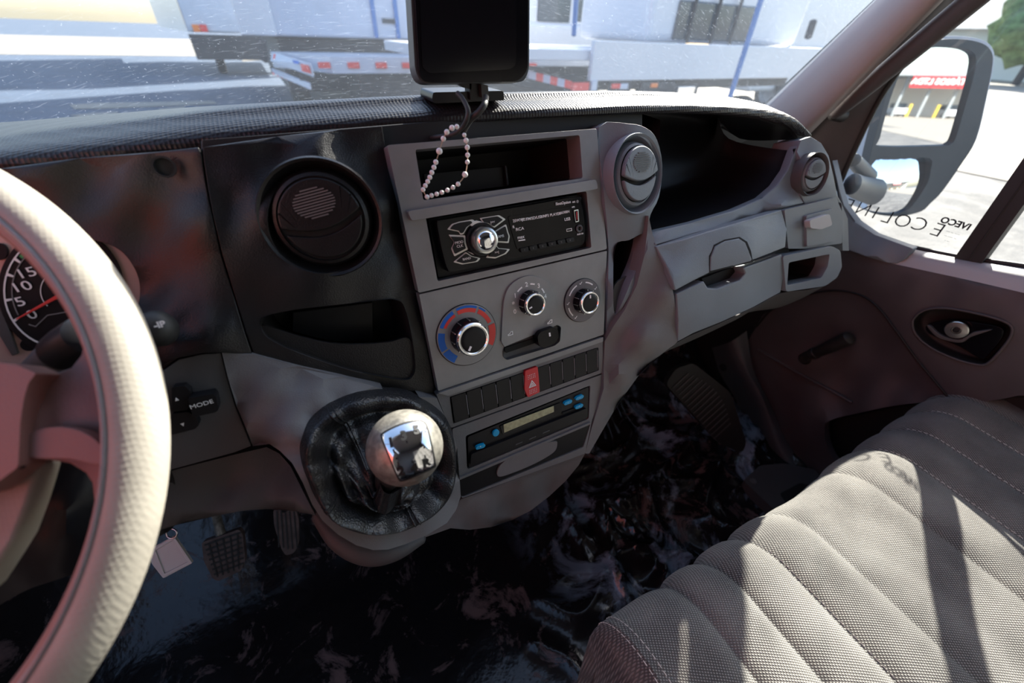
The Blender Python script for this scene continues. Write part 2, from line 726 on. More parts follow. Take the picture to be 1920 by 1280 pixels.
def frame(px, py, h=0.0, yaw=0.0, pitch=0.0, surf=None, roll=0.0):
    """local frame on the fascia: x right, y up the fascia, z towards the seats"""
    o = S(px, py, h)
    m = Matrix((( 1, 0, 0), (0, FU[1], -FN[1]), (0, FU[2], -FN[2]))).to_4x4()
    m = m @ Matrix.Rotation(math.radians(yaw), 4, 'Y') @ Matrix.Rotation(math.radians(pitch), 4, 'X') @ Matrix.Rotation(math.radians(roll), 4, 'Z')
    return Matrix.Translation(Vector(o)) @ m


def lathe(name, prof, mtx, mat, parent=None, n=48, label=None, angle=35, sx=1.0):
    verts, faces = [], []
    for r, z in prof:
        for k in range(n):
            a = 2 * PI * k / n
            verts.append(mtx @ Vector((r * math.cos(a) * sx, r * math.sin(a), z)))
    for i in range(len(prof) - 1):
        for k in range(n):
            faces.append([i * n + k, i * n + (k + 1) % n, (i + 1) * n + (k + 1) % n, (i + 1) * n + k])
    faces.append([(len(prof) - 1) * n + k for k in range(n)])
    if prof[0][0] > 1e-6 and False:
        faces.append([k for k in range(n)][::-1])
    o = mk(name, verts, faces, mat, parent, angle=angle, label=label)
    return o


def lbox(name, mtx, sx, sy, sz, mat, parent=None, bev=0.0, label=None, z0=0.0):
    """box centred in x, y of the frame, from z0 to z0+sz"""
    v = []
    for z in (z0, z0 + sz):
        for x, y in ((-1, -1), (1, -1), (1, 1), (-1, 1)):
            v.append(mtx @ Vector((x * sx / 2, y * sy / 2, z)))
    f = [[3, 2, 1, 0], [4, 5, 6, 7], [0, 1, 5, 4], [1, 2, 6, 5], [2, 3, 7, 6], [3, 0, 4, 7]]
    o = mk(name, v, f, mat, parent, label=label)
    if bev:
        m = o.modifiers.new('bevel', 'BEVEL')
        m.width = bev
        m.segments = 3
        wnorm(o)
    return o


def wbox(name, lo, hi, mat, parent=None, bev=0.0, label=None):
    c = [(a + b) / 2 for a, b in zip(lo, hi)]
    return lbox(name, Matrix.Translation(Vector((c[0], c[1], lo[2]))), hi[0] - lo[0], hi[1] - lo[1], hi[2] - lo[2], mat, parent, bev, label)


def wnorm(o):
    o.data.shade_smooth()
    w = o.modifiers.new('wn', 'WEIGHTED_NORMAL')
    w.keep_sharp = False


def shape(name, pts, mtx, th, mat, parent=None, holes=(), bev=0, label=None, z0=0.0):
    """flat extruded shape in a local frame (metres)"""
    loops = [list(pts)] + [list(x) for x in holes]
    P2, edges = [], []
    for lp in loops:
        s = len(P2)
        P2 += lp
        edges += [(s + i, s + (i + 1) % len(lp)) for i in range(len(lp))]
    vv, ee, ff, *_ = delaunay_2d_cdt([Vector(p) for p in P2], edges, [], 0, 1e-7)
    faces = []
    for t in ff:
        cx = sum(vv[i].x for i in t) / 3
        cy = sum(vv[i].y for i in t) / 3
        if inpoly(cx, cy, loops[0]) and not any(inpoly(cx, cy, q) for q in loops[1:]):
            t = list(t)
            a, b, c = vv[t[0]], vv[t[1]], vv[t[2]]
            if (b - a).cross(c - a) < 0:
                t = t[::-1]
            faces.append(t)
    n = len(vv)
    verts = [mtx @ Vector((v.x, v.y, z0 + th)) for v in vv] + [mtx @ Vector((v.x, v.y, z0)) for v in vv]
    ed = {(t[i], t[(i + 1) % 3]) for t in faces for i in range(3)}
    walls = [[a + n, b + n, b, a] for a, b in ed if (b, a) not in ed]
    walls += [[i + n for i in t[::-1]] for t in faces]
    o = mk(name, verts, faces + walls, mat, parent, label=label)
    if bev:
        m = o.modifiers.new('bevel', 'BEVEL')
        m.width = bev
        m.segments = 2
        m.limit_method = 'ANGLE'
        wnorm(o)
    return o


def text(name, s, mtx, size, mat, parent=None, ext=0.00015, mirror=False, align='CENTER', shear=0.0, bold=0.0, label=None, sx=1.0):
    cu = bpy.data.curves.new(name, 'FONT')
    cu.body = s
    cu.size = size
    cu.extrude = ext
    cu.align_x = align
    cu.align_y = 'CENTER'
    cu.shear = shear
    cu.offset = bold
    cu.resolution_u = 3
    t = bpy.data.objects.new(name, cu)
    COL.objects.link(t)
    dg = bpy.context.evaluated_depsgraph_get()
    me = bpy.data.meshes.new_from_object(t.evaluated_get(dg))
    bpy.data.objects.remove(t)
    me.name = name
    mm = mtx @ Matrix.Diagonal((sx * (-1 if mirror else 1), 1, 1, 1))
    me.transform(mm)
    me.materials.clear()
    me.materials.append(MT[mat])
    o = bpy.data.objects.new(name, me)
    fin(o, parent)
    if label:
        o['label'] = label
    return o


def basis(o, x, y):
    x = Vector([float(c) for c in x]).normalized()
    y = Vector([float(c) for c in y])
    z = x.cross(y).normalized()
    y = z.cross(x)
    m = Matrix((x, y, z)).transposed().to_4x4()
    m.translation = Vector([float(c) for c in o])
    return m


def copy_tree(o, parent=None):
    c = o.copy()
    COL.objects.link(c)
    if parent is not None:
        c.parent = parent
        c.matrix_parent_inverse = o.matrix_parent_inverse.copy()
    for ch in list(o.children):
        copy_tree(ch, c)
    return c


def circ(px, py, R, h=0.0, a0=0, a1=360, n=48, R2=None):
    """circle (or ring sector) of real radius R on the fascia, as photo pixels; angles counter-clockwise from +x"""
    o = S(px, py, h)
    X_ = np.array([1.0, 0, 0])
    full = (a1 - a0) >= 360
    out = []
    N = n if full else n + 1
    for k in range(N):
        a = math.radians(a0 + (a1 - a0) * k / n)
        out.append(proj(o + X_ * R * math.cos(a) + FU * R * math.sin(a)))
    if R2 is not None and not full:
        for k in range(N - 1, -1, -1):
            a = math.radians(a0 + (a1 - a0) * k / n)
            out.append(proj(o + X_ * R2 * math.cos(a) + FU * R2 * math.sin(a)))
    return out


def z4(*p):
    return [(700 + x * .234375, 230 + y * .234375) for x, y in p]


def z5(*p):
    return [(790 + x * .1875, 480 + y * .1875) for x, y in p]


def z6(*p):
    return [(830 + x * .2109, 630 + y * .2109) for x, y in p]


def zz(ox, oy, *p):
    return [(ox + x / 3, oy + y / 3) for x, y in p]


def pocket(name, outline, h0, depth, mat, parent, surf=SF, shrink=0.95, drop=(0, 0, 0), label=None):
    f, b = surf
    fr = [f(x, y, h0) for x, y in outline]
    c = sum(fr) / len(fr)
    bk = [c + (p - c) * shrink + b * depth + np.array(drop) for p in fr]
    n = len(fr)
    mid = [p * .12 + q * .88 for p, q in zip(fr, bk)]
    c2 = sum(bk) / n
    cap = [c2 + (p - c2) * .93 for p in bk]
    vs = fr + mid + cap
    fs = []
    for r in range(2):
        for i in range(n):
            j = (i + 1) % n
            fs.append([r * n + i, r * n + j, (r + 1) * n + j, (r + 1) * n + i])
    fs.append([2 * n + i for i in range(n)])
    return mk(name, vs, fs, mat, parent, angle=50, label=label)


# ================================================================== DASHBOARD
dash = thing('dashboard', 'black and grey moulded plastic dashboard below the windshield', 'dashboard', (0.2, 0.45, 0.5))

# --- top pad with its overhanging lip
B_ = [(-330, 322, .50), (-150, 292, .49), (0, 268, .48), (200, 245, .465), (400, 222, .45), (640, 203, .44), (870, 190, .43),
      (1050, 184, .425), (1200, 182, .42), (1330, 186, .42), (1420, 196, .415), (1472, 213, .405), (1500, 240, .395)]
D_ = [(-330, 392, .47), (-150, 350, .465), (0, 322, .455), (200, 300, .44), (400, 281, .43), (640, 250, .42), (870, 231, .41),
      (1050, 219, .40), (1200, 214, .40), (1330, 215, .40), (1420, 225, .40), (1475, 242, .395), (1503, 263, .385)]
rB = [PY(x, y, Y) for x, y, Y in B_]
rD = [PY(x, y, Y) for x, y, Y in D_]
rC = [a * .62 + b * .38 + np.array([0, -.016, .001]) for a, b in zip(rB, rD)]
rC2 = [a * .25 + b * .75 + np.array([0, -.012, -.001]) for a, b in zip(rB, rD)]
rB2 = [p + np.array([0, .05, .001]) for p in rB]
rE = [p + np.array([0, .012, .002]) for p in rD]
rE2 = [p + np.array([0, .035, .005]) for p in rD]


def wsb(x):
    """windshield foot: y for a given x"""
    return .80 - .24 * ((x - .2) / .90) ** 2


rA = []
for p in rB:
    x = .2 + (p[0] - .2) * (1.10 if p[0] > .2 else 1.25)
    rA.append(np.array([x, wsb(x), .812]))
_rows = [[p + np.array([0, -.01, -.09]) for p in rA], rA, rB2, rB, rC, rC2, rD, rE, rE2]
for _r in _rows:
    _r.insert(0, _r[0] + np.array([-.24, -.03, -.02]))
pad = loft('top_pad', _rows, 'pad', dash, nu=10, nv=4,
           label='textured black top pad with rolled front lip')
# black strip under the lip
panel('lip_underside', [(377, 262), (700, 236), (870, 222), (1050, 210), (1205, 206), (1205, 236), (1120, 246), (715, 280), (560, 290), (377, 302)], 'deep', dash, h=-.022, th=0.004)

# --- cluster shroud (left of the seam)
hsh = idw([(-60, 345, -.06), (0, 420, -.06), (0, 760, -.06), (150, 330, -.05), (150, 560, -.05), (260, 420, -.035), (262, 545, -.035), (300, 330, -.03),
           (375, 290, -.014), (400, 420, -.006), (440, 560, -.002), (470, 660, .004), (330, 600, -.006), (330, 665, .004), (400, 640, .012), (280, 640, -.008), (250, 690, -.02)])
cl_hole = sp([(-120, 470), (-60, 450), (20, 448), (110, 446), (180, 452), (225, 470), (254, 508), (262, 548), (252, 590), (225, 640), (150, 690), (60, 705), (-60, 712), (-120, 700)], 6)
panel('cluster_shroud', [(-200, 350), (0, 316), (150, 296), (300, 284), (372, 276), (378, 292), (386, 345), (397, 405), (415, 480), (440, 562), (458, 622), (472, 663), (425, 661), (380, 662), (330, 672),
                         (300, 690), (260, 735), (-60, 800), (-200, 800)], 'black', dash, hf=hsh, th=.02, grid=26, holes=[cl_hole], bev=.0015)
_a, _b = S(-195, 348, -.06), S(-195, 800, -.06)
mk('left_shroud', [_a, _a + np.array([-.34, -.04, -.01]), _b + np.array([-.30, -.04, 0]), _b], [[0, 1, 2, 3]], 'black', dash, smooth=False)
lathe('plug_hole', [(.0075, .0), (.0075, .0012), (.006, .0012), (.0055, -.002)], frame(308, 313, -.019), 'deep', dash, n=24)

# --- centre vent panel
hv = idw([(385, 300, -.014), (400, 420, -.006), (445, 565, -.002), (475, 660, .003), (540, 690, .006), (640, 700, .004), (760, 735, -.006), (800, 720, -.010), (790, 560, -.014),
          (760, 420, -.016), (730, 300, -.018), (640, 262, -.016), (520, 275, -.016), (500, 400, .004), (700, 400, -.002), (605, 300, .0), (605, 520, .008), (600, 410, .004), (430, 380, -.012), (620, 600, .004), (700, 560, .0)])
v1c = (605, 411)
vent_hole = [(v1c[0] + 103 * math.cos(a), v1c[1] + 101 * math.sin(a)) for a in [2 * PI * k / 64 for k in range(64)]]
tray_o = sp([(489, 604), (500, 592), (560, 580), (640, 571), (715, 562), (742, 562), (757, 574), (770, 622), (778, 682), (774, 704), (757, 712), (700, 703), (640, 688), (580, 668), (530, 648), (498, 628)], 5)
panel('vent_panel', [(381, 292), (381, 276), (520, 256), (640, 242), (716, 236), (722, 272), (745, 380), (785, 552), (817, 742), (770, 741), (700, 722), (640, 704), (560, 684), (476, 663),
                     (461, 622), (443, 562), (418, 480), (400, 405), (389, 345)], 'black', dash, hf=hv, th=.02, grid=24, holes=[vent_hole, tray_o], bev=.0015)
# pen tray below the vent
pocket('tray_recess', tray_o, .002, .055, 'deep', dash, shrink=.97)
panel('tray_front', sp([(491, 612), (500, 611), (560, 630), (620, 643), (680, 645), (730, 641), (768, 635), (777, 684), (773, 703), (757, 710), (700, 702), (640, 686), (580, 667), (530, 648), (498, 628)], 5), 'black', dash, h=-.002, th=.004, bev=.001)
panel('tray_floor', [(548, 585), (700, 566), (700, 640), (620, 640), (548, 622)], 'black2', dash, h=-.035, th=.004)


# --- air vents
def air_vent(px, py, R, h, yaw, pitch, mat_r, mat_f, depth=.02, roll=0.0, lines=11, sx=1.0, lift=0.0):
    fr = frame(px, py, h, yaw, pitch, roll=roll)
    v = lathe('air_vent', [(R * 1.06, -.012), (R * 1.06, .002), (R * 1.03, .0045), (R * .985, .003), (R * .94, -.004), (R * .90, -.008), (R * .86, -.010)], fr, mat_r, dash, n=72, sx=sx,
              label='round air vent in the dashboard')
    # ball with a raised hood
    lathe('vent_ball', [(R * .87, -.014), (R * .86, -.004), (R * .80, .002), (R * .74, .0035), (R * .735, .001), (R * .72, .001)], fr, mat_f, v, n=72, sx=sx)
    r = R * .715

    def dome(a0, a1, ycut, rr, zc, nm, up):
        pts = []
        n = 40
        for k in range(n + 1):
            a = math.radians(a0 + (a1 - a0) * k / n)
            pts.append((rr * math.cos(a) * sx, rr * math.sin(a)))
        for k in range(1, 12):
            t = k / 12
            x = pts[n][0] + (pts[0][0] - pts[n][0]) * t
            y = pts[n][1] + (pts[0][1] - pts[n][1]) * t
            y -= ycut * math.sin(PI * t)
            pts.append((x, y))
        return shape(nm, pts, fr, .006, mat_f, v, bev=.0014, z0=zc)
    lathe('vent_gap', [(r * 1.0, 0), (r * 1.0, .0016), (.0001, .0016)], fr, 'seam', v, n=48, sx=sx)
    dome(2, 178, r * .27, r * .99, 0 + lift, 'vent_hood', True)
    dome(187, 353, r * .27, r * .96, -.002 + lift, 'vent_flap', False)
    for k in range(lines):
        t = (k + .5) / lines * 2 - 1
        y = r * (.42 + .36 * t)
        w = math.sqrt(max(0, 1 - t * t)) * r * .50
        if w < .001:
            continue
        m = fr @ Matrix.Translation((0, y, .0058 + lift))
        lbox('grip_rib', m, 2 * w * sx, r * .030, .0014, 'grey' if mat_f == 'black' else 'dgrey', v)
    return v


air_vent(605, 411, .0450, .006, -10, 2, 'black', 'black', roll=8)
va2 = air_vent(1192, 328, .0420, .006, 8, -2, 'bluegrey', 'bluegrey', lift=.003)
va3 = air_vent(1523, 327, .0290, .016, -6, 0, 'dgrey', 'bluegrey', lines=7)

# --- silver centre bezel: open pocket and radio bay
bez_o = rp([(726, 272), (1119, 241), (1138, 467), (785, 549)], 4)
pock_o = rp(z4((335, 215), (1650, 98), (1675, 445), (400, 622)), 5)
rad_o = rp(z4((418, 752), (1705, 548), (1745, 1000), (515, 1268)), 4)
panel('centre_bezel', bez_o, 'silver', dash, h=0, th=.024, holes=[pock_o, rad_o], bev=.0028)
panel('shelf_bar', rp([(764, 396), (1118, 336), (1122, 354), (772, 414)], 5), 'silver', dash, h=.007, th=.008, bev=.003)
pocket('storage_pocket', pock_o, -.004, .10, 'deep', dash, shrink=.98)
panel('pocket_floor_panel', z4((400, 410), (1060, 350), (1085, 505), (420, 590)), 'black2', dash, h=-.055, th=.004)
panel('pocket_divider', z4((1052, 340), (1066, 340), (1086, 500), (1070, 502)), 'black', dash, h=-.05, th=.03)

# --- climate panel
cp_o = rp([(786, 552), (1138, 470), (1132, 627), (822, 733)], 2)
slot_o = rp(z5((835, 905), (1180, 790), (1345, 745), (1345, 870), (1240, 905), (850, 1000)), 5)
slot_o = rp([(944, 655), (950, 640), (1040, 608), (1052, 612), (1050, 640), (1040, 648), (950, 675), (943, 668)], 4)
panel('climate_panel', cp_o, 'silver', dash, h=0, th=.02, bev=.0008, holes=[slot_o])
pocket('slider_slot', slot_o, .001, .006, 'dgrey', dash, shrink=.97)
panel('slider_groove', rp([(946, 652), (1040, 622), (1042, 630), (948, 662)], 3), 'seam', dash, h=-.003, th=.001, bev=0)
# raised arch around the fan dial
arch = [(946, 650), (940, 640)] + [tuple(p) for p in spl([(942, 600), (946, 560), (958, 534), (985, 518), (1012, 520), (1033, 538), (1043, 570), (1050, 607)], 6)]
panel('fan_arch', arch, 'silver', dash, h=.0022, th=.003, bev=.002)

# --- shift pod (grey) around the gear lever
boot_px = [(562, 837), (569, 812), (581, 785), (610, 760), (649, 741), (690, 731), (731, 729), (762, 733), (786, 744), (818, 764), (841, 790), (852, 828), (855, 870), (851, 905), (841, 932), (818, 956), (786, 973), (745, 988),
           (704, 993), (675, 992), (649, 985), (628, 975), (608, 958), (590, 930), (576, 897), (566, 868)]
hp = idw([(415, 668, .004), (480, 668, .006), (560, 690, .008), (640, 708, .010), (740, 735, .004), (810, 745, .0), (440, 740, .006), (475, 832, .012), (500, 760, .02), (545, 820, .045), (560, 880, .058), (562, 837, .05),
          (600, 770, .03), (650, 741, .022), (731, 729, .016), (786, 744, .012), (841, 790, .008), (855, 870, .012), (850, 920, .024), (786, 973, .052), (704, 995, .066), (649, 987, .070), (608, 960, .070), (576, 897, .064),
          (525, 845, .04), (590, 960, .066), (640, 1002, .072), (700, 1032, .066), (760, 1015, .05), (830, 985, .03), (870, 935, .012)])
pod_o = [(416, 661), (476, 664), (560, 686), (640, 706), (700, 724), (770, 743), (819, 746), (838, 790), (857, 838), (862, 900), (864, 930), (855, 956), (838, 980), (800, 1003), (760, 1020), (728, 1030), (700, 1031), (668, 1022), (634, 1002),
         (604, 975), (585, 945), (568, 905), (548, 868), (525, 845), (505, 832), (474, 836), (462, 805), (444, 762), (428, 710)]
boot_hole = sp(boot_px, 3)
panel('shift_console', pod_o, 'grey', dash, hf=hp, th=.018, grid=20, holes=[boot_hole], bev=.004)
hb = {}
# --- column-side panel with the mode keys
panel('column_side_panel', [(250, 745), (300, 700), (335, 674), (380, 664), (414, 662), (426, 710), (441, 762), (459, 805), (471, 836), (440, 848), (330, 878), (250, 900)], 'dgrey', dash, hf=idw([(330, 680, .0), (415, 665, .003), (470, 835, .011), (330, 870, .012), (390, 760, .006)]), th=.015, grid=30, bev=.001)
panel('knee_panel', [(250, 905), (330, 880), (440, 852), (500, 838), (524, 850), (545, 874), (562, 908), (583, 950), (592, 966), (555, 958), (500, 954), (450, 958), (400, 968), (330, 984), (250, 1010)], 'dgrey', dash,
      hf=idw([(330, 880, .0), (500, 838, .008), (590, 965, .05), (450, 955, .02), (330, 984, .01), (420, 900, .0)]), th=.02, grid=26, bev=.004)
panel('bolster', sp([(-90, 860), (40, 850), (170, 850), (260, 860), (320, 880), (330, 975), (290, 1010), (165, 1066), (60, 1102), (-90, 1150)], 5), 'black2', dash,
      hf=idw([(-60, 900, .03), (60, 870, .02), (100, 980, .03), (130, 980, .05), (150, 980, .03), (300, 900, .0), (0, 1090, .02), (200, 1040, .02), (320, 960, .005)]), th=.03, grid=22, bev=.006)
panel('lower_cover', [(-60, 790), (260, 730), (330, 680), (335, 900), (-60, 960)], 'black2', dash, h=-.03, th=.004)

# --- lower bezels: switch row, tachograph bay, console foot
sw_o = rp([(818, 739), (1130, 635), (1131, 698), (846, 802), (838, 790)], 2)
sw_h = rp([(843, 744), (1122, 651), (1123, 694), (850, 794)], 2)
panel('switch_bezel', sw_o, 'grey', dash, h=0, th=.02, holes=[sw_h], bev=.0012)
panel('bezel_top_rail', rp([(822, 737), (1131, 632), (1131, 640), (840, 742)], 1), 'silver', dash, h=.003, th=.004, bev=.0012)
tb_o = rp([(848, 804), (1131, 701), (1131, 728), (1110, 788), (1097, 850), (866, 934), (856, 880)], 3)
tb_h = rp([(873, 817), (1107, 722), (1104, 785), (876, 880)], 4)
dr_h = rp([(857, 899), (1108, 792), (1094, 838), (870, 931), (862, 931)], 3)
panel('tachograph_bezel', tb_o, 'grey', dash, h=0, th=.02, holes=[tb_h, dr_h], bev=.0015)
pocket('tachograph_bay', tb_h, -.002, .03, 'deep', dash)
pocket('drawer_bay', dr_h, -.002, .03, 'deep', dash)
pocket('switch_bay', sw_h, -.002, .012, 'deep', dash)
hf_ = idw([(866, 935, 0), (980, 895, 0), (1095, 850, 0), (1070, 885, -.012), (1030, 930, -.03), (960, 975, -.035), (880, 992, -.02), (840, 984, .0), (900, 950, -.004), (830, 1000, -.01), (780, 1015, .0)])
panel('console_foot', [(864, 936), (980, 893), (1097, 850), (1085, 872), (1060, 902), (1030, 930), (995, 957), (960, 975), (920, 988), (880, 993), (845, 990), (800, 1006), (775, 1012), (800, 990), (838, 970)], 'grey', dash, hf=hf_, th=.03, grid=18, bev=.006)
# mouldings below the pod
tube('pod_underside', [PT(600, 962, .44), PT(640, 1008, .43), (PT(690, 1034, .43)), PT(740, 1030, .44), PT(790, 1006, .46)], [.010, .014, .014, .012, .008], 'dgrey', dash)

# --- right of the bezel
cr_o = sp([(1123, 238), (1180, 232), (1212, 240), (1232, 262), (1242, 310), (1236, 368), (1220, 402), (1215, 432), (1208, 470), (1193, 530), (1160, 590), (1142, 640), (1137, 625), (1141, 468), (1130, 340)], 3)
v2_hole = [(1190 + 43 * math.cos(a), 328 + 74 * math.sin(a)) for a in [2 * PI * k / 48 for k in range(48)]]
slot2 = sp([(1154, 462), (1180, 450), (1206, 438), (1208, 456), (1198, 492), (1182, 530), (1166, 568), (1153, 588), (1150, 540)], 4)
panel('right_vent_panel', cr_o, 'bluegrey', dash, hf=idw([(1123, 238, -.003), (1140, 468, -.003), (1138, 630, -.002), (1190, 250, .006), (1190, 400, .01), (1235, 320, -.004), (1215, 432, .004), (1190, 540, .012)]), th=.02, grid=22, holes=[v2_hole, slot2], bev=.002)
pocket('side_slot', slot2, .0, .05, 'deep', dash)
panel('slot_front', sp([(1152, 535), (1188, 508), (1204, 470), (1196, 505), (1180, 545), (1162, 580), (1153, 588)], 4), 'dgrey', dash, h=.0, th=.003, bev=.0008)
# grey sweep flowing into the passenger side
hs = idw([(1141, 640, .0), (1133, 700, .0), (1110, 800, .0), (1098, 850, .0), (1160, 590, .010), (1195, 530, .016), (1213, 440, .010), (1228, 470, .02), (1262, 555, .036), (1268, 640, .03), (1215, 640, .034), (1170, 700, .022), (1200, 700, .012), (1150, 770, .002)])
panel('side_sweep', [(1216, 404), (1224, 440), (1240, 476), (1254, 515), (1264, 555), (1269, 600), (1270, 641), (1235, 668), (1200, 700), (1175, 735), (1150, 772), (1125, 815), (1105, 850), (1097, 850), (1110, 800), (1132, 728), (1132, 690), (1134, 640),
                     (1150, 612), (1172, 580), (1194, 534), (1208, 480), (1213, 440)], 'grey', dash, hf=hs, th=.02, grid=18, bev=.004)

# --- glove shelf
op = [(1222, 420), (1222, 400), (1240, 330), (1232, 270), (1238, 214), (1330, 205), (1420, 215), (1478, 238), (1500, 262), (1490, 290), (1478, 318), (1456, 347), (1430, 368), (1380, 388), (1300, 410)]
rows = []
low = [(1214, 437), (1300, 416), (1380, 392), (1430, 370), (1456, 347), (1478, 316), (1492, 278)]
r0 = [S(x, y, .0) for x, y in low]
r0b = [p + np.array([0, .02, -.006]) for p in r0]
r1 = [p + np.array([-.02 * i / 6, .10, -.004]) for i, p in enumerate(r0)]
r2 = [p + np.array([-.03 * i / 6, .125, .03]) for i, p in enumerate(r0)]
r4 = [PY(x, y, Y) for x, y, Y in ((1205, 212, .405), (1280, 212, .405), (1340, 214, .405), (1400, 221, .405), (1445, 231, .40), (1478, 244, .398), (1504, 262, .39))]
r3 = [q + np.array([-.01, .10, -.004 - .012 * (i / 6) ** 2]) for i, q in enumerate(r4)]
loft('glove_shelf', [r0, r0b, r1, r2, r3, r4], 'black2', dash, nu=5, nv=5)
mk('shelf_cheek', [S(1200, 445, -.002), S(1214, 437, -.002), S(1214, 437, -.002) + np.array([0, .13, 0]), S(1236, 320, -.01) + np.array([0, .13, 0]), S(1236, 300, -.01), S(1238, 225, -.03), S(1238, 210, -.03) + np.array([0, .12, 0])],
   [[0, 1, 2, 3, 4], [4, 3, 6, 5]], 'deep', dash)
mk('shelf_backing', [(.34, .535, .70), (.90, .535, .70), (.88, .505, .79), (.36, .53, .84)], [[0, 1, 2, 3]], 'deep', dash, smooth=False)
tube('shelf_rib', [S(1330, 412, -.08), S(1365, 385, -.085), S(1378, 345, -.09), S(1400, 318, -.095), S(1450, 302, -.095)], .003, 'black', dash)
hstrip = idw([(1217, 432, .004), (1330, 418, .0), (1430, 372, .0), (1470, 345, .0), (1500, 275, .0), (1510, 380, .012), (1470, 390, .016), (1330, 428, .022), (1235, 458, .02)])
panel('upper_strip', [(1216, 436), (1300, 417), (1380, 393), (1430, 371), (1457, 348), (1478, 318), (1492, 280), (1501, 264), (1506, 290), (1498, 330), (1500, 360), (1508, 381), (1468, 391), (1400, 411), (1330, 431), (1228, 460), (1222, 448)], 'bluegrey', dash, hf=hstrip, th=.012, grid=16, bev=.0025)
latch_o = sp([(1332, 508), (1333, 480), (1342, 460), (1362, 451), (1388, 448), (1399, 456), (1406, 474), (1408, 488)], 5)
latch_o = [(1332, 508), (1333, 482), (1342, 462), (1360, 452), (1386, 447), (1398, 455), (1405, 472), (1409, 489)]
lid_o = [(1230, 462), (1330, 433), (1400, 413), (1466, 393), (1476, 430), (1473, 464), (1440, 477), (1409, 489), (1370, 500), (1332, 511), (1300, 527), (1266, 545), (1262, 530), (1250, 500)]
hl = idw([(1230, 462, .020), (1330, 433, .024), (1466, 393, .018), (1473, 464, .030), (1400, 490, .038), (1266, 545, .038), (1350, 470, .032)])
panel('upper_lid', lid_o, 'bluegrey', dash, hf=hl, th=.015, grid=22, bev=.002)
panel('lid_latch', latch_o, 'bluegrey', dash, hf=lambda x, y: hl(x, y) + .0012, th=.004, bev=.0012, label='rounded latch flap in the upper lid')
panel('latch_seam', [(1330, 511), (1330, 480), (1340, 459), (1359, 449), (1387, 444), (1401, 453), (1408, 470), (1412, 491)], 'seam', dash, hf=lambda x, y: hl(x, y) + .0003, th=.002, bev=0)
hl2 = idw([(1255, 552, .036), (1262, 555, .036), (1350, 520, .034), (1467, 477, .028), (1465, 545, .026), (1268, 640, .03), (1360, 590, .034), (1300, 600, .038)])
low_o = [(1268, 551), (1320, 527), (1328, 540), (1345, 541), (1388, 525), (1398, 512), (1394, 502), (1440, 486), (1466, 476), (1472, 505), (1464, 548), (1420, 572), (1350, 605), (1300, 625), (1271, 641), (1272, 600)]
panel('lower_lid', low_o, 'bluegrey', dash, hf=hl2, th=.02, grid=22, bev=.003)
panel('latch_notch', [(1316, 522), (1396, 492), (1402, 516), (1345, 546), (1322, 545)], 'seam', dash, h=.016, th=.004)
panel('lid_gap', [(1262, 556), (1340, 500), (1480, 452), (1480, 490), (1268, 566)], 'seam', dash, h=.012, th=.004)
# right end: cup recess, ash flap, vent housing
cup_o = rp([(1468, 480), (1560, 461), (1576, 470), (1579, 500), (1570, 520), (1548, 536), (1474, 547)], 5)
cup_h = rp([(1479, 492), (1556, 476), (1552, 500), (1540, 521), (1476, 535)], 4)
panel('cup_frame', cup_o, 'bluegrey', dash, h=.030, th=.02, holes=[cup_h], bev=.003)
pocket('cup_recess', cup_h, .027, .06, 'deep', dash)
panel('ash_frame', rp([(1510, 384), (1568, 370), (1580, 400), (1579, 456), (1512, 466), (1478, 466), (1471, 393)], 3), 'bluegrey', dash, h=.020, th=.02, bev=.002)
panel('ash_flap', rp([(1512, 404), (1563, 391), (1567, 452), (1513, 463)], 4), 'bluegrey', dash, h=.024, th=.004, bev=.0015)
panel('ash_grip', rp([(1518, 413), (1556, 401), (1561, 422), (1540, 430), (1520, 428)], 4), 'sill', dash, h=.032, th=.008, bev=.003)
hh3 = idw([(1496, 270, .0), (1520, 258, .004), (1550, 280, .008), (1500, 372, .012), (1570, 368, .016), (1525, 326, .016), (1580, 400, .012)])
h3hole = [(1523 + 25 * math.cos(a), 327 + 38 * math.sin(a)) for a in [2 * PI * k / 40 for k in range(40)]]
panel('side_vent_housing', [(1494, 284), (1502, 262), (1520, 256), (1540, 268), (1554, 292), (1563, 330), (1570, 366), (1590, 410), (1592, 470), (1580, 470), (1578, 380), (1509, 383), (1500, 362), (1499, 330), (1502, 300)], 'bluegrey', dash, hf=hh3, th=.04, grid=16, holes=[h3hole], bev=.002)
# dark underside of the passenger dash
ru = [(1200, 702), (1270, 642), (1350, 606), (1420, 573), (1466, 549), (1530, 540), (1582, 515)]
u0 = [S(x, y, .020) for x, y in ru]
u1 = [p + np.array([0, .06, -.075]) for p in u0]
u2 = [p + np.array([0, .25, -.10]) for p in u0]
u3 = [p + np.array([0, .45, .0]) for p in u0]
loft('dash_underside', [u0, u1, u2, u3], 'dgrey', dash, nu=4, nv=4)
# end wall so no light leaks behind the dash
mk('dash_back', [(-.75, .62, .74), (1.0, .62, .74), (1.0, .62, .42), (-.75, .62, .42)], [[0, 1, 2, 3]], 'deep', dash, smooth=False)

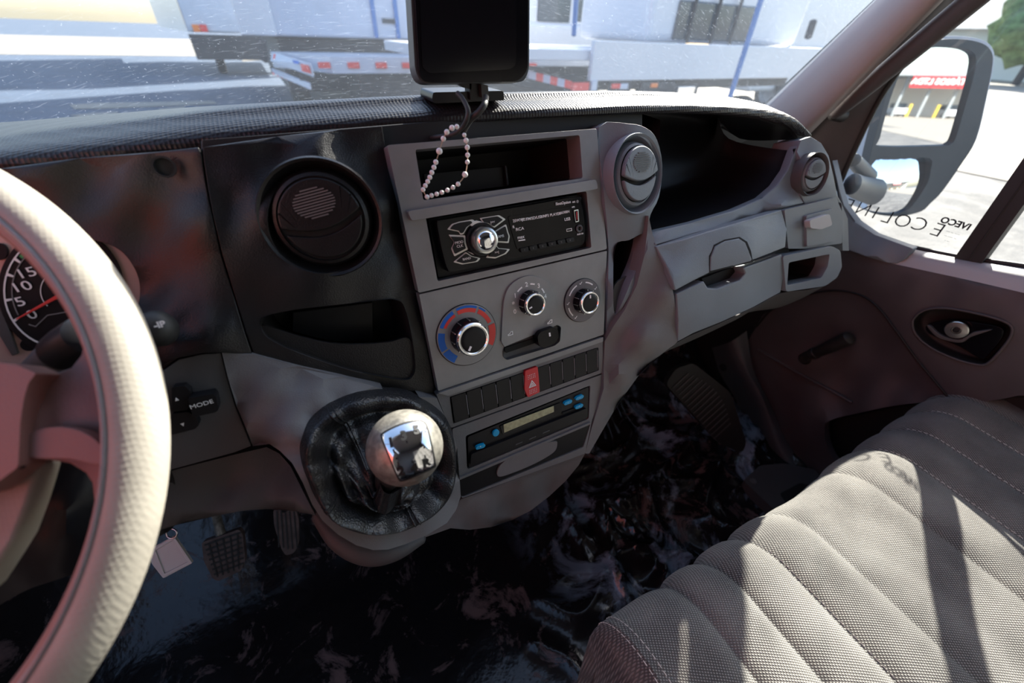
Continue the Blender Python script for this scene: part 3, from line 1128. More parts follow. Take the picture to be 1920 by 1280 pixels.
# ================================================================== RADIO
FRr = frame(955, 440, 0)
radio = thing('car_radio', 'black car radio with chrome volume knob in the silver fascia', 'radio', S(955, 440, 0))
pocket('cage', rad_o, -.001, .02, 'gloss', radio, shrink=.995)
panel('frame', rp(z4((440, 770), (1690, 568), (1725, 985), (520, 1240)), 4), 'black2', radio, h=-.010, th=.01, bev=.002)
face_o = rp(z4((555, 770), (1640, 590), (1690, 960), (1690, 1000), (600, 1185), (575, 1100)), 6)
face_o = [tuple(p) for p in spl(z4((512, 790), (560, 776), (900, 718), (1300, 650), (1630, 592), (1660, 640), (1685, 760), (1692, 900), (1680, 965), (1620, 985), (1300, 1045), (900, 1135), (640, 1190), (595, 1170), (560, 1060), (530, 920)), 5, True)]
panel('faceplate', face_o, 'gloss', radio, h=.004, th=.012, bev=.002)
disp = rp(z4((1075, 750), (1590, 665), (1620, 935), (1150, 1015), (1115, 900)), 4)
panel('display_window', disp, 'gloss', radio, h=.0048, th=.001, bev=.0003)


def key(pts, lab, pos, par, rim=True, sz=.0045):
    q = z4(*pts)
    k = panel('button', rp(q, 2), 'black2', par, h=.0066, th=.0025, bev=.0006)
    cx = sum(p[0] for p in q) / len(q)
    cy = sum(p[1] for p in q) / len(q)
    if rim:
        big = [(cx + (x - cx) * 1.24, cy + (y - cy) * 1.24) for x, y in q]
        panel('button_rim', rp(big, 2), 'silverp', k, h=.0052, th=.002, bev=.0004, label='silver rim around the button')
    if lab:
        c = z4(pos)[0]
        text('lettering', lab, frame(c[0], c[1], .0069, roll=0), sz, 'white', k)
    return k


key([(615, 850), (645, 815), (690, 800), (780, 785), (795, 800), (745, 835), (720, 880), (700, 885), (690, 865)], None, None, radio)
key([(618, 910), (725, 915), (728, 960), (742, 1005), (655, 1050), (635, 1000), (655, 960)], 'MOD\nCLK', (690, 972), radio, sz=.0036)
key([(665, 1110), (745, 1045), (780, 1070), (840, 1085), (820, 1108), (720, 1125)], 'BAND', (748, 1088), radio, sz=.0032)
key([(920, 1070), (960, 1020), (985, 985), (1000, 1008), (1075, 1015), (1050, 1045), (980, 1075)], '>>|', (988, 1036), radio, sz=.0034)
key([(975, 880), (1058, 828), (1072, 880), (1082, 905), (1075, 950), (985, 945)], 'AMS', (1022, 908), radio, sz=.0036)
key([(870, 768), (995, 748), (1038, 775), (965, 830), (930, 805), (890, 795)], '|<<', (955, 795), radio, sz=.0034)
kn = z4((862, 935))[0]
kf = frame(kn[0], kn[1], .004)
knob = lathe('volume_knob', [(.0168, 0), (.0168, .002), (.0158, .0035), (.0140, .0035), (.0138, .0025), (.0132, .0025)], kf, 'black2', radio, n=56)
lathe('knob_ring', [(.0130, .001), (.0130, .011), (.0124, .013), (.0110, .0135), (.0100, .012)], kf, 'sat', knob, n=56, label='satin silver ring')
lathe('knob_cap', [(.0102, .010), (.0100, .0125), (.0085, .0145), (.0060, .0158), (.003, .0164), (.0005, .0166)], kf, 'chrome', knob, n=56, label='domed chrome cap')
for pts in ([(745, 800), (830, 782), (905, 800), (950, 840), (925, 850), (860, 812), (790, 830)], [(755, 1030), (800, 1055), (880, 1068), (945, 1040), (985, 985), (965, 980), (920, 1035), (850, 1055), (790, 1040)]):
    panel('silver_arc', [tuple(p) for p in z4(*pts)], 'silverp', radio, h=.0062, th=.002, bev=.0005)
rt = math.degrees(math.atan2(0, 1))
for s, (x, y), sz, shx in (('25WX4', (1160, 780), .0040, 1), ('BT/FM/SD/USB/MP3 PLAYER', (1345, 752), .0041, 1), ('6630BN', (1532, 716), .0037, 1), ('FirstOption', (1520, 642), .0042, 1),
                           ('R', (1122, 835), .004, 1), ('RCA', (1172, 850), .0042, 1.2), ('max', (1180, 915), .0050, 1), ('USB', (1552, 772), .0046, 1), ('MP3', (1600, 675), .0022, 1), ('AUX IN', (1655, 890), .0026, 1),
                           ('MIC', (1605, 634), .0024, 1)):
    c = z4((x, y))[0]
    text('lettering', s, frame(c[0], c[1], .0052), sz, 'white', radio, sx=shx, bold=.00004)
for q in (z4((1468, 655), (1575, 632), (1576, 634), (1469, 657)), z4((1160, 940), (1215, 930), (1216, 940), (1161, 948)), z4((1545, 850), (1588, 842), (1590, 864), (1547, 872))):
    panel('print_mark', q, 'white', radio, h=.0051, th=.0002, bev=0)
panel('print_gap', z4((1549, 854), (1584, 848), (1585, 860), (1551, 867)), 'gloss', radio, h=.0053, th=.0002, bev=0)
for i, x in enumerate((1210, 1280, 1355, 1430, 1505, 1575)):
    y = 1020 - (x - 1210) * .215
    b = panel('preset_button', rp(z4((x - 34, y - 14), (x + 30, y - 26), (x + 34, y + 8), (x - 22, y + 20)), 2), 'black2', radio, h=.0068, th=.003, bev=.0007)
    c = z4((x, y - 2))[0]
    text('lettering', str(i + 1), frame(c[0], c[1], .007), .0026, 'grprint', b)
usb = panel('usb_port', rp(z4((1605, 700), (1640, 692), (1646, 790), (1618, 798)), 1), 'sat', radio, h=.0055, th=.0012, bev=.0003)
panel('usb_tongue', z4((1611, 708), (1635, 702), (1640, 784), (1621, 789)), 'gloss', usb, h=.0057, th=.0006, bev=0)
panel('usb_contacts', z4((1624, 712), (1630, 710), (1634, 776), (1628, 778)), 'red', usb, h=.0059, th=.0004, bev=0)
c = z4((1645, 846))[0]
lathe('aux_socket', [(.0042, 0), (.0042, .0012), (.0032, .0016), (.0022, .0010), (.0020, -.001)], frame(c[0], c[1], .0045), 'dgrey', radio, n=24)
c = z4((1632, 630))[0]
lathe('microphone_hole', [(.0016, 0), (.0016, .0005), (.0008, .0003)], frame(c[0], c[1], .0048), 'grprint', radio, n=12)


# ================================================================== CLIMATE DIALS
def dial(name, label, px, py, Rd, Rk, Hk, mark, discmat):
    t = thing(name, label, 'knob', S(px, py, .003), 'heater control knobs')
    f = frame(px, py, .0005)
    lathe('dial_disc', [(Rd, -.001), (Rd, .0012), (Rd * .985, .0016), (Rk * 1.12, .0016)], f, discmat, t, n=72)
    lathe('disc_edge', [(Rd * 1.02, -.0005), (Rd * 1.02, .0006), (Rd * 1.005, .0006)], f, 'seam', t, n=72)
    lathe('knob_body', [(Rk * 1.16, .0), (Rk * 1.13, .003), (Rk * 1.05, Hk * .6), (Rk * 1.0, Hk * .86), (Rk * .94, Hk * .95)], f, 'gloss', t, n=64)
    for k in range(11):
        a = math.radians(20 + 32.7 * k)
        m = f @ Matrix.Rotation(a, 4, 'Z') @ Matrix.Translation((Rk * 1.10, 0, Hk * .40))
        lbox('grip_rib', m, .0012, .0007, Hk * .55, 'sat', t, z0=-Hk * .28)
    lathe('chrome_ring', [(Rk * 1.02, Hk * .78), (Rk * 1.05, Hk * .86), (Rk * 1.04, Hk * .95), (Rk * .97, Hk * 1.02), (Rk * .88, Hk * 1.02), (Rk * .84, Hk * .98)], f, 'chrome', t, n=64, label='chrome ring')
    lathe('knob_face', [(Rk * .86, Hk * .96), (Rk * .82, Hk * .985), (Rk * .5, Hk * 1.0), (Rk * .02, Hk * 1.0)], f, 'black2', t, n=64)
    a = math.radians(mark)
    lbox('pointer', f @ Matrix.Rotation(a, 4, 'Z') @ Matrix.Translation((Rk * .58, 0, Hk)), Rk * .30, Rk * .13, .0005, 'white', t, label='white pointer mark')
    return t, f


def sector(name, f, R1, R2, a0, a1, mat, par, z=.0018, n=14):
    pts = []
    for k in range(n + 1):
        a = math.radians(a0 + (a1 - a0) * k / n)
        pts.append((R1 * math.cos(a), R1 * math.sin(a)))
    for k in range(n, -1, -1):
        a = math.radians(a0 + (a1 - a0) * k / n)
        pts.append((R2 * math.cos(a), R2 * math.sin(a)))
    return shape(name, pts, f, .0002, mat, par, z0=z)


R = .0338
t1, f1 = dial('temperature_knob', 'largest heater knob inside a red and blue temperature scale', 876, 628, R, .0172, .0185, 235, 'silver')
for a0, a1, r2, mt in ((202, 232, .72, 'bluep'), (160, 198, .76, 'bluep'), (112, 150, .86, 'bluep'), (112, 148, .76, 'redp'), (62, 104, .90, 'bluep'), (62, 104, .76, 'redp'), (42, 57, .92, 'bluep'), (16, 56, .76, 'redp'), (-36, 10, .74, 'redp')):
    r1 = .97 if mt == 'bluep' or a0 in (16, -36) else (.85 if a0 == 112 else .885)
    if a0 == 16:
        r1 = .90
    if a0 == 42:
        r1, r2 = .97, .92
    if a0 == 62 and mt == 'bluep':
        r1, r2 = .97, .90
    sector('temperature_scale', f1, R * r1, R * r2, a0, a1, mt, t1)
R = .0252
t2, f2 = dial('fan_knob', 'fan speed knob in the raised arch, numbered zero to four', 992, 566, R, .0124, .0150, 195, 'grey')
for s, a in (('0', 197), ('1', 146), ('2', 95), ('3', 50), ('4', 5)):
    text('numeral', s, f2 @ Matrix.Translation((R * .83 * math.cos(math.radians(a)), R * .83 * math.sin(math.radians(a)), .0018)), .0072, 'white', t2, bold=.00012)
text('fan_symbol', '*', f2 @ Matrix.Translation((R * .83 * math.cos(math.radians(170)), R * .83 * math.sin(math.radians(170)) - .0012, .0018)), .0085, 'white', t2)
for a0, a1 in ((112, 132), (66, 82), (18, 36)):
    sector('scale_line', f2, R * .86, R * .79, a0, a1, 'white', t2)
R = .0265
t3, f3 = dial('airflow_knob', 'air distribution knob at the right end of the heater panel', 1092, 563, R, .0132, .0155, 88, 'grey')
for a0, a1 in ((112, 152), (48, 78), (190, 222)):
    sector('scale_line', f3, R * .87, R * .81, a0, a1, 'white', t3)
for a in (96, 30, 176, 236, -52):
    q = f3 @ Matrix.Translation((R * .84 * math.cos(math.radians(a)), R * .84 * math.sin(math.radians(a)), .0018))
    shape('airflow_symbol', [(-.0022, -.0004), (-.0006, -.0016), (.0002, -.0006), (.0022, .0012), (.0016, .0018), (-.0002, .0002), (-.0010, -.0006), (-.0020, .0004)], q, .0002, 'white', t3)
sl = thing('recirculation_slider', 'small black slider knob in the slot under the fan knob', 'slider', S(1027, 637, .004))
panel('slider_body', rp([(1009, 640), (1008, 630), (1014, 622), (1040, 613), (1046, 618), (1048, 632), (1042, 643), (1020, 652), (1012, 650)], 4), 'gloss', sl, h=.010, th=.012, bev=.002)
panel('slider_mark', rp([(1029, 624), (1032, 623), (1033, 630), (1030, 631)], 1), 'white', sl, h=.0104, th=.0005, bev=0)
for cx, cy in ((957, 625), (1031, 603)):
    ff = frame(cx, cy, .0048 if cx > 1000 else .0025)
    shape('car_symbol', [(-.0036, -.0022), (.0030, -.0022), (.0034, .0022), (.0006, .0024), (-.0010, .0004), (-.0034, -.0002)], ff, .0002, 'white', t2, holes=[[(-.0026, -.0014), (.0022, -.0014), (.0025, .0014), (.0009, .0016), (-.0006, -.0004), (-.0026, -.0008)]])

# ================================================================== SWITCH ROW
N = 11
tl, tr, br, bl = [np.array(p, float) for p in ((845, 745), (1121, 652), (1122, 693), (852, 793))]


def cellq(i0, i1):
    # equal widths in real space: perspective along the row
    def lerp3(a, b, t):
        A, B = S(*a), S(*b)
        return np.array(proj(A + (B - A) * t))
    return [lerp3(tl, tr, i0), lerp3(tl, tr, i1), lerp3(bl, br, i1), lerp3(bl, br, i0)]


wd = [1.0] * N
for i in range(N):
    a, b = i / N + .0035, (i + 1) / N - .0035
    q = [tuple(p) for p in cellq(a, b)]
    c = tuple(sum(np.array(p) for p in q) / 4)
    if i == 5:
        hz = thing('hazard_switch', 'red hazard warning switch with white triangle in the switch row', 'switch', S(c[0], c[1], 0))
        panel('rocker', rp([(985, 695), (1008, 687), (1010, 705), (1012, 735), (990, 745), (984, 730)], 2), 'red', hz, h=.004, th=.008, bev=.0012)
        ff = frame(998, 719, .0042)
        k = .0052
        shape('warning_triangle', [(-k, -k * .8), (k, -k * .8), (0, k * .95)], ff, .0003, 'white', hz, holes=[[(-k * .68, -k * .62), (k * .68, -k * .62), (0, k * .6)]])
        shape('warning_triangle', [(-k * .42, -k * .46), (k * .42, -k * .46), (0, k * .3)], ff, .0003, 'white', hz, holes=[[(-k * .2, -k * .34), (k * .2, -k * .34), (0, k * .02)]])
        for r in range(3):
            for s in range(5):
                for sy in (1, -1):
                    lbox('grip_dot', frame(998, 719, .004) @ Matrix.Translation(((s - 2) * .0023, sy * (.0078 + r * .0022), 0)), .0007, .0007, .0005, 'white', hz)
    else:
        bs = thing('blank_switch', '', 'switch', S(c[0], c[1], 0), 'black blank switches beside the hazard switch')
        panel('rocker', rp(q, 1.5), 'black2', bs, h=.0015, th=.007, bev=.0012)
        e0, e1 = cellq(b - .002, b + .004), None
        panel('edge_line', [tuple(e0[0] * .9 + e0[3] * .1), tuple(e0[1] * .9 + e0[2] * .1), tuple(e0[2] * .88 + e0[1] * .12), tuple(e0[3] * .88 + e0[0] * .12)], 'grey', bs, h=.0022, th=.002, bev=.0004)
        pos = ['first', 'second', 'third', 'fourth', 'fifth'][i if i < 5 else i - 6]
        bs['label'] = ('black blank rocker switch, %s from the left end of the switch row' % pos) if i < 5 else ('black blank rocker switch, %s to the right of the red hazard switch' % pos)

# ================================================================== TACHOGRAPH
ta = thing('tachograph', 'black digital tachograph with green display and blue keys', 'recorder', S(990, 800, 0))
panel('body', rp([(877, 819), (1104, 725), (1102, 783), (879, 877)], 4), 'black2', ta, h=-.001, th=.012, bev=.002)
panel('front_flap', rp([(884, 851), (1101, 765), (1100, 782), (882, 872)], 3), 'black2', ta, h=.003, th=.006, bev=.0015)
panel('display_frame', rp(z6((510, 800), (1050, 590), (1060, 680), (535, 880)), 2), 'gloss', ta, h=.0005, th=.003, bev=.0005)
panel('display', z6((542, 787), (988, 620), (990, 672), (548, 858)), 'lcd', ta, h=.0011, th=.0006, bev=0, label='greenish liquid crystal display')
for (x, y, w, hh_, nm) in ((338, 985, 44, 24, 'b'), (1117, 590, 38, 22, 'b'), (1220, 547, 38, 22, 'b'), (1215, 626, 38, 22, 'b')):
    q = z6((x - w, y + 14), (x - w + 12, y - 4), (x + w - 10, y - 26), (x + w, y - 14), (x + w - 12, y + 6), (x - w + 8, y + 26))
    b = panel('key', rp(q, 2), 'cyan', ta, h=.0042 if y > 900 else .0025, th=.004, bev=.0008, label='blue key')
    c = z6((x, y))[0]
    text('key_symbol', '-' if y < 600 else '^', frame(c[0], c[1], (.0042 if y > 900 else .0025) + .0002), .004, 'white', b)
c = z6((468, 855))[0]
lathe('round_key', [(.0045, 0), (.0045, .002), (.004, .0026), (.0005, .0027)], frame(c[0], c[1], .0), 'cyan', ta, n=24, label='round blue key')
for x, y in ((680, 948), (800, 900), (922, 845)):
    panel('flap_grip', z6((x - 30, y + 14), (x + 30, y - 12), (x + 30, y - 4), (x - 30, y + 22)), 'dgrey', ta, h=.0036, th=.001, bev=0)
panel('card_slot', z6((1065, 680), (1250, 610), (1252, 622), (1066, 694)), 'seam', ta, h=.0006, th=.001, bev=0)

dr = thing('ash_drawer', 'black drawer with smoky oval grip below the tachograph', 'drawer', S(980, 870, 0))
panel('drawer_front', rp([(859, 900), (1106, 794), (1093, 836), (869, 929), (863, 928)], 3), 'black2', dr, h=-.001, th=.015, bev=.002)
panel('drawer_lip', rp([(858, 897), (1108, 791), (1108, 795), (859, 901)], 1), 'grey', dr, h=.003, th=.005, bev=.001)
panel('grip_recess', sp([(934, 893), (938, 872), (965, 853), (1005, 836), (1040, 827), (1045, 833), (1038, 848), (1005, 868), (960, 887)], 5), 'grey', dr, h=.0015, th=.003, bev=.0015, label='smoky grey oval grip')


def npv(*a):
    return np.array(a, float)


# ================================================================== INSTRUMENT CLUSTER
HC = -.058
clu = thing('instrument_cluster', 'silver instrument cluster with black dial behind the steering wheel', 'gauge', S(60, 560, HC))
panel('cluster_plate', sp([(-140, 455), (-60, 440), (20, 438), (110, 436), (180, 444), (230, 464), (262, 505), (270, 548), (260, 600), (228, 650), (150, 700), (60, 715), (-60, 722), (-140, 710)], 5), 'cluster', clu, h=HC, th=.01, bev=.002)
GC = np.array([113, 545.0])


def pol(r, a, sq=1.0):
    return (GC[0] + r * math.cos(math.radians(a)), GC[1] - r * math.sin(math.radians(a)) * sq)


def ringpx(r1, r2, a0, a1, n=40):
    o = [pol(r1, a0 + (a1 - a0) * k / n) for k in range(n + 1)]
    return o + [pol(r2, a1 - (a1 - a0) * k / n) for k in range(n + 1)]


gz = panel('dial', [pol(118, 360 * k / 64) for k in range(64)], 'black2', clu, h=HC + .003, th=.003, bev=.0006, label='black dial face')
panel('dial_ring', ringpx(107, 104, 40, 320), 'white', gz, h=HC + .004, th=.0004, bev=0)
panel('dial_ring', ringpx(92, 90, 100, 210), 'grprint', gz, h=HC + .004, th=.0004, bev=0)
panel('green_band', ringpx(101, 93, 118, 140), 'green', gz, h=HC + .004, th=.0004, bev=0)
panel('dial_ring', ringpx(38, 36.5, 110, 230), 'white', gz, h=HC + .004, th=.0004, bev=0)
for s, x, y in (('0', 60, 590), ('5', 38, 566), ('10', 40, 538), ('15', 49, 512)):
    text('numeral', s, frame(x, y, HC + .0045, roll=4), .0098, 'white', gz, sx=1.25)
for a in (213, 190, 163, 145):
    p0, p1 = pol(104, a), pol(92, a)
    d = np.array([-(p1[1] - p0[1]), p1[0] - p0[0]]) * .22
    panel('tick', [tuple(np.array(p0) + d), tuple(np.array(p1) + d * .6), tuple(np.array(p1) - d * .6), tuple(np.array(p0) - d)], 'white', gz, h=HC + .0042, th=.0004, bev=0)
nd = panel('needle', [(28, 601), (30, 597), (112, 549), (150, 532), (152, 538), (112, 558)], 'redp', clu, h=HC + .008, th=.002, bev=.0004, label='red pointer needle')
panel('symbol_line', [(54, 607), (66, 611), (88, 590), (128, 583), (128, 585), (89, 592), (67, 613), (53, 609)], 'grprint', gz, h=HC + .0042, th=.0003, bev=0)
panel('small_gauge', [(54 + 17 * math.cos(k * PI / 12), 646 + 12 * math.sin(k * PI / 12)) for k in range(24)], 'black2', clu, h=HC + .002, th=.002, bev=.0004)
panel('small_gauge', [(-2 + 16 * math.cos(k * PI / 12), 472 + 16 * math.sin(k * PI / 12)) for k in range(24)], 'black2', clu, h=HC + .002, th=.002, bev=.0004)
panel('divider_strip', [(-12, 560), (2, 575), (33, 664), (22, 668), (-20, 600)], 'dgrey', clu, h=HC + .003, th=.003, bev=.0008)

# ================================================================== STALKS
st = thing('wiper_stalk', 'black column stalk with end switch and wiper symbols, left of the wheel rim', 'stalk', S(60, 700, .0))
a_, b_ = S(20, 735, -.005), S(118, 660, .030)
tube('stalk_arm', [a_, a_ * .5 + b_ * .5, b_], [.007, .009, .0115], 'dgrey', st, n=24)
c_ = S(165, 628, .045)
tube('end_switch', [b_, b_ * .5 + c_ * .5, c_], [.0125, .0132, .0128], 'black2', st, n=28)
text('lettering', 'O', frame(134, 646, .050), .0085, 'white', st, bold=.0003)
text('lettering', 'GE', frame(141, 659, .050), .0065, 'white', st, bold=.0002)
text('wiper_symbol', '@', frame(88, 686, .030), .0095, 'cord', st)
kb = thing('column_lever', 'small black ball-ended lever with white symbol behind the wheel rim', 'lever', S(300, 616, .01))
f_ = frame(297, 616, .022)
lathe('lever_ball', [(.0001, -.0118)] + [(.0118 * math.cos(math.radians(a)), .0118 * math.sin(math.radians(a))) for a in range(-80, 90, 10)], f_ @ Matrix.Diagonal((1, 1.12, 1, 1)), 'rubber', kb, n=40, angle=80)
tube('lever_arm', [S(240, 640, -.02), S(285, 622, .016)], .0045, 'black2', kb, sm=1)
text('lever_symbol', '-IP', frame(299, 609, .0345), .006, 'white', kb, bold=.0002)

# ================================================================== MODE KEYS
mk_ = thing('mode_keypad', 'black MODE key with up and down arrow keys beside the steering wheel', 'keypad', S(360, 768, .01))
panel('up_key', rp([(322, 726), (346, 723), (356, 732), (359, 745), (352, 768), (322, 772)], 3), 'black2', mk_, h=.013, th=.008, bev=.0012)
panel('down_key', rp([(322, 776), (352, 772), (368, 782), (374, 795), (366, 804), (322, 815)], 3), 'black2', mk_, h=.014, th=.008, bev=.0012)
panel('mode_key', rp([(352, 747), (400, 738), (405, 744), (410, 768), (404, 773), (362, 782), (356, 762)], 3), 'black2', mk_, h=.019, th=.012, bev=.0012)
text('lettering', 'MODE', frame(378, 758, .0194), .0048, 'white', mk_, sx=1.15)
shape('arrow_mark', [(-.0013, -.0014), (.0013, -.0014), (0, .0014)], frame(331, 748, .0134), .0002, 'white', mk_)
shape('arrow_mark', [(-.0013, .0014), (.0013, .0014), (0, -.0014)], frame(343, 796, .0144), .0002, 'white', mk_)

# ================================================================== STEERING WHEEL
WC = npv(-.277, .271, .735)
ty, tt = math.radians(-14.63), math.radians(47.1)
WN = npv(math.sin(ty), -math.cos(tt) * math.cos(ty), math.sin(tt) * math.cos(ty))
W1 = np.cross([0, 0, 1], WN)
W1 /= np.linalg.norm(W1)
W2 = np.cross(WN, W1)
SW = plane_surf(WC, -WN)
WM = basis(WC, W1, W2)
wh = thing('steering_wheel', 'steering wheel with worn pale leather rim and grey spokes with red reflected light in their colour', 'steering wheel', WC)


def torus(name, R, prof, mat, par, a0=0, a1=360, n=160, label=None):
    """prof: closed section [(dr, dz)]"""
    rows = []
    full = a1 - a0 >= 360
    for k in range(n if full else n + 1):
        a = math.radians(a0 + (a1 - a0) * k / n)
        rows.append([np.array(WM @ Vector(((R + dr) * math.cos(a), (R + dr) * math.sin(a), dz))) for dr, dz in prof])
    o = loft(name, rows, mat, par, raw=True, closed_u=True, closed_v=full, label=label)
    fixn(o)
    return o


sec = [(.0138 * math.cos(a) * (1.0 if math.cos(a) > 0 else .85), .0138 * math.sin(a)) for a in [2 * PI * k / 28 for k in range(28)]]
torus('rim', .1802, sec, 'rim', wh, label='worn pale leather rim')
sec2 = [(.0062 * math.cos(a), .0075 * math.sin(a)) for a in [2 * PI * k / 20 for k in range(20)]]
torus('inner_trim', .1712, sec2, 'hub', wh, label='smooth grey inner trim')
for dz in (.0132,):
    sec3 = [(.0012 * math.cos(a) - .0035, .0010 * math.sin(a) + dz) for a in [2 * PI * k / 8 for k in range(8)]]
    torus('rim_seam', .1785, sec3, 'rimin', wh)
spo = [(-200, 700), (-60, 686), (0, 690), (60, 703), (100, 701), (132, 690), (152, 665), (160, 632), (200, 620), (214, 680), (220, 760), (218, 850), (208, 930), (176, 938), (172, 905), (160, 886), (130, 868), (90, 862), (50, 868), (0, 905), (-60, 930), (-200, 960)]
sph = idw([(-60, 800, .0), (60, 800, .0), (60, 700, -.004), (130, 780, -.006), (200, 700, -.010), (200, 900, -.010), (120, 868, -.008), (170, 880, -.010), (0, 690, -.002), (150, 670, -.010)])
panel('spoke', spo, 'hub', wh, surf=SW, hf=lambda x, y: sph(x, y) + .002, th=.016, bev=.005, grid=24, back=True)
panel('horn_pad', rp([(-220, 690), (-40, 676), (30, 684), (68, 700), (54, 716), (45, 745), (38, 790), (34, 875), (-40, 930), (-220, 980)], 6), 'hub', wh, surf=SW, h=.008, th=.014, bev=.005)
panel('hub_seam', [(52, 714), (58, 716), (50, 750), (43, 800), (40, 878), (34, 880), (38, 790), (45, 745)], 'seam', wh, surf=SW, h=.0062, th=.002, bev=0)
panel('spoke_inset', sp([(30, 838), (60, 810), (110, 800), (160, 812), (192, 840), (188, 870), (130, 860), (60, 858)], 5), 'hub', wh, surf=SW, h=.0035, th=.006, bev=.003)
panel('lower_spoke', [(-120, 930), (-20, 885), (60, 864), (74, 868), (64, 900), (48, 950), (25, 1010), (0, 1050), (-40, 1110), (-120, 1180)], 'rim', wh, surf=SW, h=-.010, th=.014, bev=.004, back=True)
shape('hub_cover', rp([(.094, .052), (.094, -.012), (.05, -.075), (-.05, -.075), (-.105, -.012), (-.105, .052), (-.04, .066), (.04, .066)], .02), WM, .016, 'hub', wh, bev=.004, z0=-.010)
shape('spoke', rp([(-.095, .045), (-.095, -.010), (-.172, -.030), (-.172, .050)], .01), WM, .012, 'hub', wh, bev=.003, z0=-.012)
shape('lower_spoke', rp([(-.045, -.065), (-.012, -.072), (-.045, -.168), (-.085, -.152)], .008), WM, .012, 'rim', wh, bev=.003, z0=-.014)
shape('lower_spoke', rp([(.045, -.065), (.012, -.072), (.045, -.168), (.085, -.152)], .008), WM, .012, 'rim', wh, bev=.003, z0=-.014)
col_ = thing('steering_column', 'black plastic steering column shroud behind the wheel hub', 'steering column', WC - WN * .12)
tube('column_shroud', [WC - WN * .035, WC - WN * .10, WC - WN * .20 + npv(0, .02, -.02)], [.048, .055, .06], 'black2', col_, n=32)

# ================================================================== GEAR LEVER
gl_ = thing('gear_lever', 'gear lever with ball knob, chrome shift plate and crumpled black leather boot', 'gear lever', S(708, 870, .04))
ring0 = [S(x, y, hp(x, y) + .001) for x, y in sp(boot_px, 5)]
c0 = sum(ring0) / len(ring0)
KC = PT(760, 838, .318)
knob_r = .0298
base_c = PT(716, 915, .38)


def ringf(sc, cen, ofs, amp, ph):
    out = []
    n = len(ring0)
    for i, p in enumerate(ring0):
        a = 2 * PI * i / n
        w = amp * (math.sin(3 * a + ph) * .6 + math.sin(5 * a + 2 * ph) * .4 + .8 * noise.noise(Vector((math.cos(a) * 2, math.sin(a) * 2, ph))))
        q = cen + (p - c0) * sc * (1 + w * 3)
        out.append(q - FN * (ofs + w))
    return out


rws = [ringf(1.0, c0, -.004, 0, 0), ringf(.98, c0, .004, .0004, 1), ringf(.92, c0, .013, .002, .5), ringf(.80, c0 * .96 + base_c * .04, .008, .002, 1.2), ringf(.68, c0 * .9 + base_c * .1, -.004, .003, 2.0),
       ringf(.58, c0 * .8 + base_c * .2, .006, .0045, 3.1), ringf(.46, c0 * .6 + base_c * .4, .004, .005, 4.0), ringf(.34, c0 * .4 + base_c * .6, .016, .004, 4.6), ringf(.24, c0 * .2 + base_c * .8, .016, .003, 5.5),
       ringf(.17, base_c, .018, .003, 6.0), ringf(.13, base_c * .7 + KC * .3, .010, .001, 6)]
bo = loft('boot', rws, 'leather', gl_, nu=2, nv=5, closed_u=True, label='crumpled black leather boot')
fixn(bo)
n0 = len(ring0)
for k, (i0, w) in enumerate(((int(n0 * .12), 0), (int(n0 * .37), 0), (int(n0 * .62), 0), (int(n0 * .86), 0))):
    for off in (0, 1.2):
        pts = []
        cols = [spl([r[(i0) % n0] for r in rws[1:8]], 5), spl([r[(i0 + 2) % n0] for r in rws[1:8]], 5)]
        pts = [a * (1 - .5 * off) + b * .5 * off - FN * .0006 for a, b in zip(*cols)]
        tube('boot_seam', pts, .0007, 'leather', bo, n=6, sm=1)
tube('shaft', [base_c, base_c * .5 + KC * .5, KC], [.010, .012, .016], 'rubber', gl_, n=20)
ax = Vector([float(v) for v in (CAM - KC) / np.linalg.norm(CAM - KC)]) * .6 + Vector((0, -.25, .75))
ax.normalize()
qm = Matrix.Translation(Vector(KC)) @ ax.to_track_quat('Z', 'Y').to_matrix().to_4x4()
kb2 = lathe('knob', [(.0005, -.031), (.012, -.030)] + [(.0298 * math.cos(math.radians(a)), .0298 * math.sin(math.radians(a)) * (1.0 if a > 0 else 1.12)) for a in range(-64, 90, 6)] + [(.0005, .0298)], qm, 'steel', gl_, n=64, angle=80, label='worn grey ball knob')


def sphsurf(px, py, h=0.0):
    r = ray(px, py)
    d = r / np.linalg.norm(r)
    oc = CAM - KC
    R_ = knob_r + h
    b = oc.dot(d)
    disc = max(b * b - (oc.dot(oc) - R_ * R_), 0)
    return CAM + d * (-b - math.sqrt(disc))


SK = (sphsurf, ray(765, 845) / np.linalg.norm(ray(765, 845)))
pl_ = sp([(720, 812), (750, 797), (780, 790), (797, 795), (806, 825), (814, 866), (810, 876), (780, 890), (756, 899), (746, 893), (728, 850), (717, 822)], 4)
panel('plate_seam', [(763 + (x - 763) * 1.06, 844 + (y - 844) * 1.06) for x, y in pl_], 'deep', kb2, surf=SK, h=.0006, th=.002, grid=8, bev=0)
plt = panel('shift_plate', pl_, 'chrome', kb2, surf=SK, h=.0012, th=.003, grid=8, bev=.0005, label='chrome plate with shift pattern')


def line(p, q, w, mat, par, surf, h, nm='pattern_line'):
    p, q = np.array(p, float), np.array(q, float)
    d = (q - p) / np.linalg.norm(q - p)
    nn = np.array([-d[1], d[0]]) * w / 2
    return panel(nm, [tuple(p + nn), tuple(q + nn), tuple(q - nn), tuple(p - nn)], mat, par, surf=surf, h=h, th=.0003, bev=0)


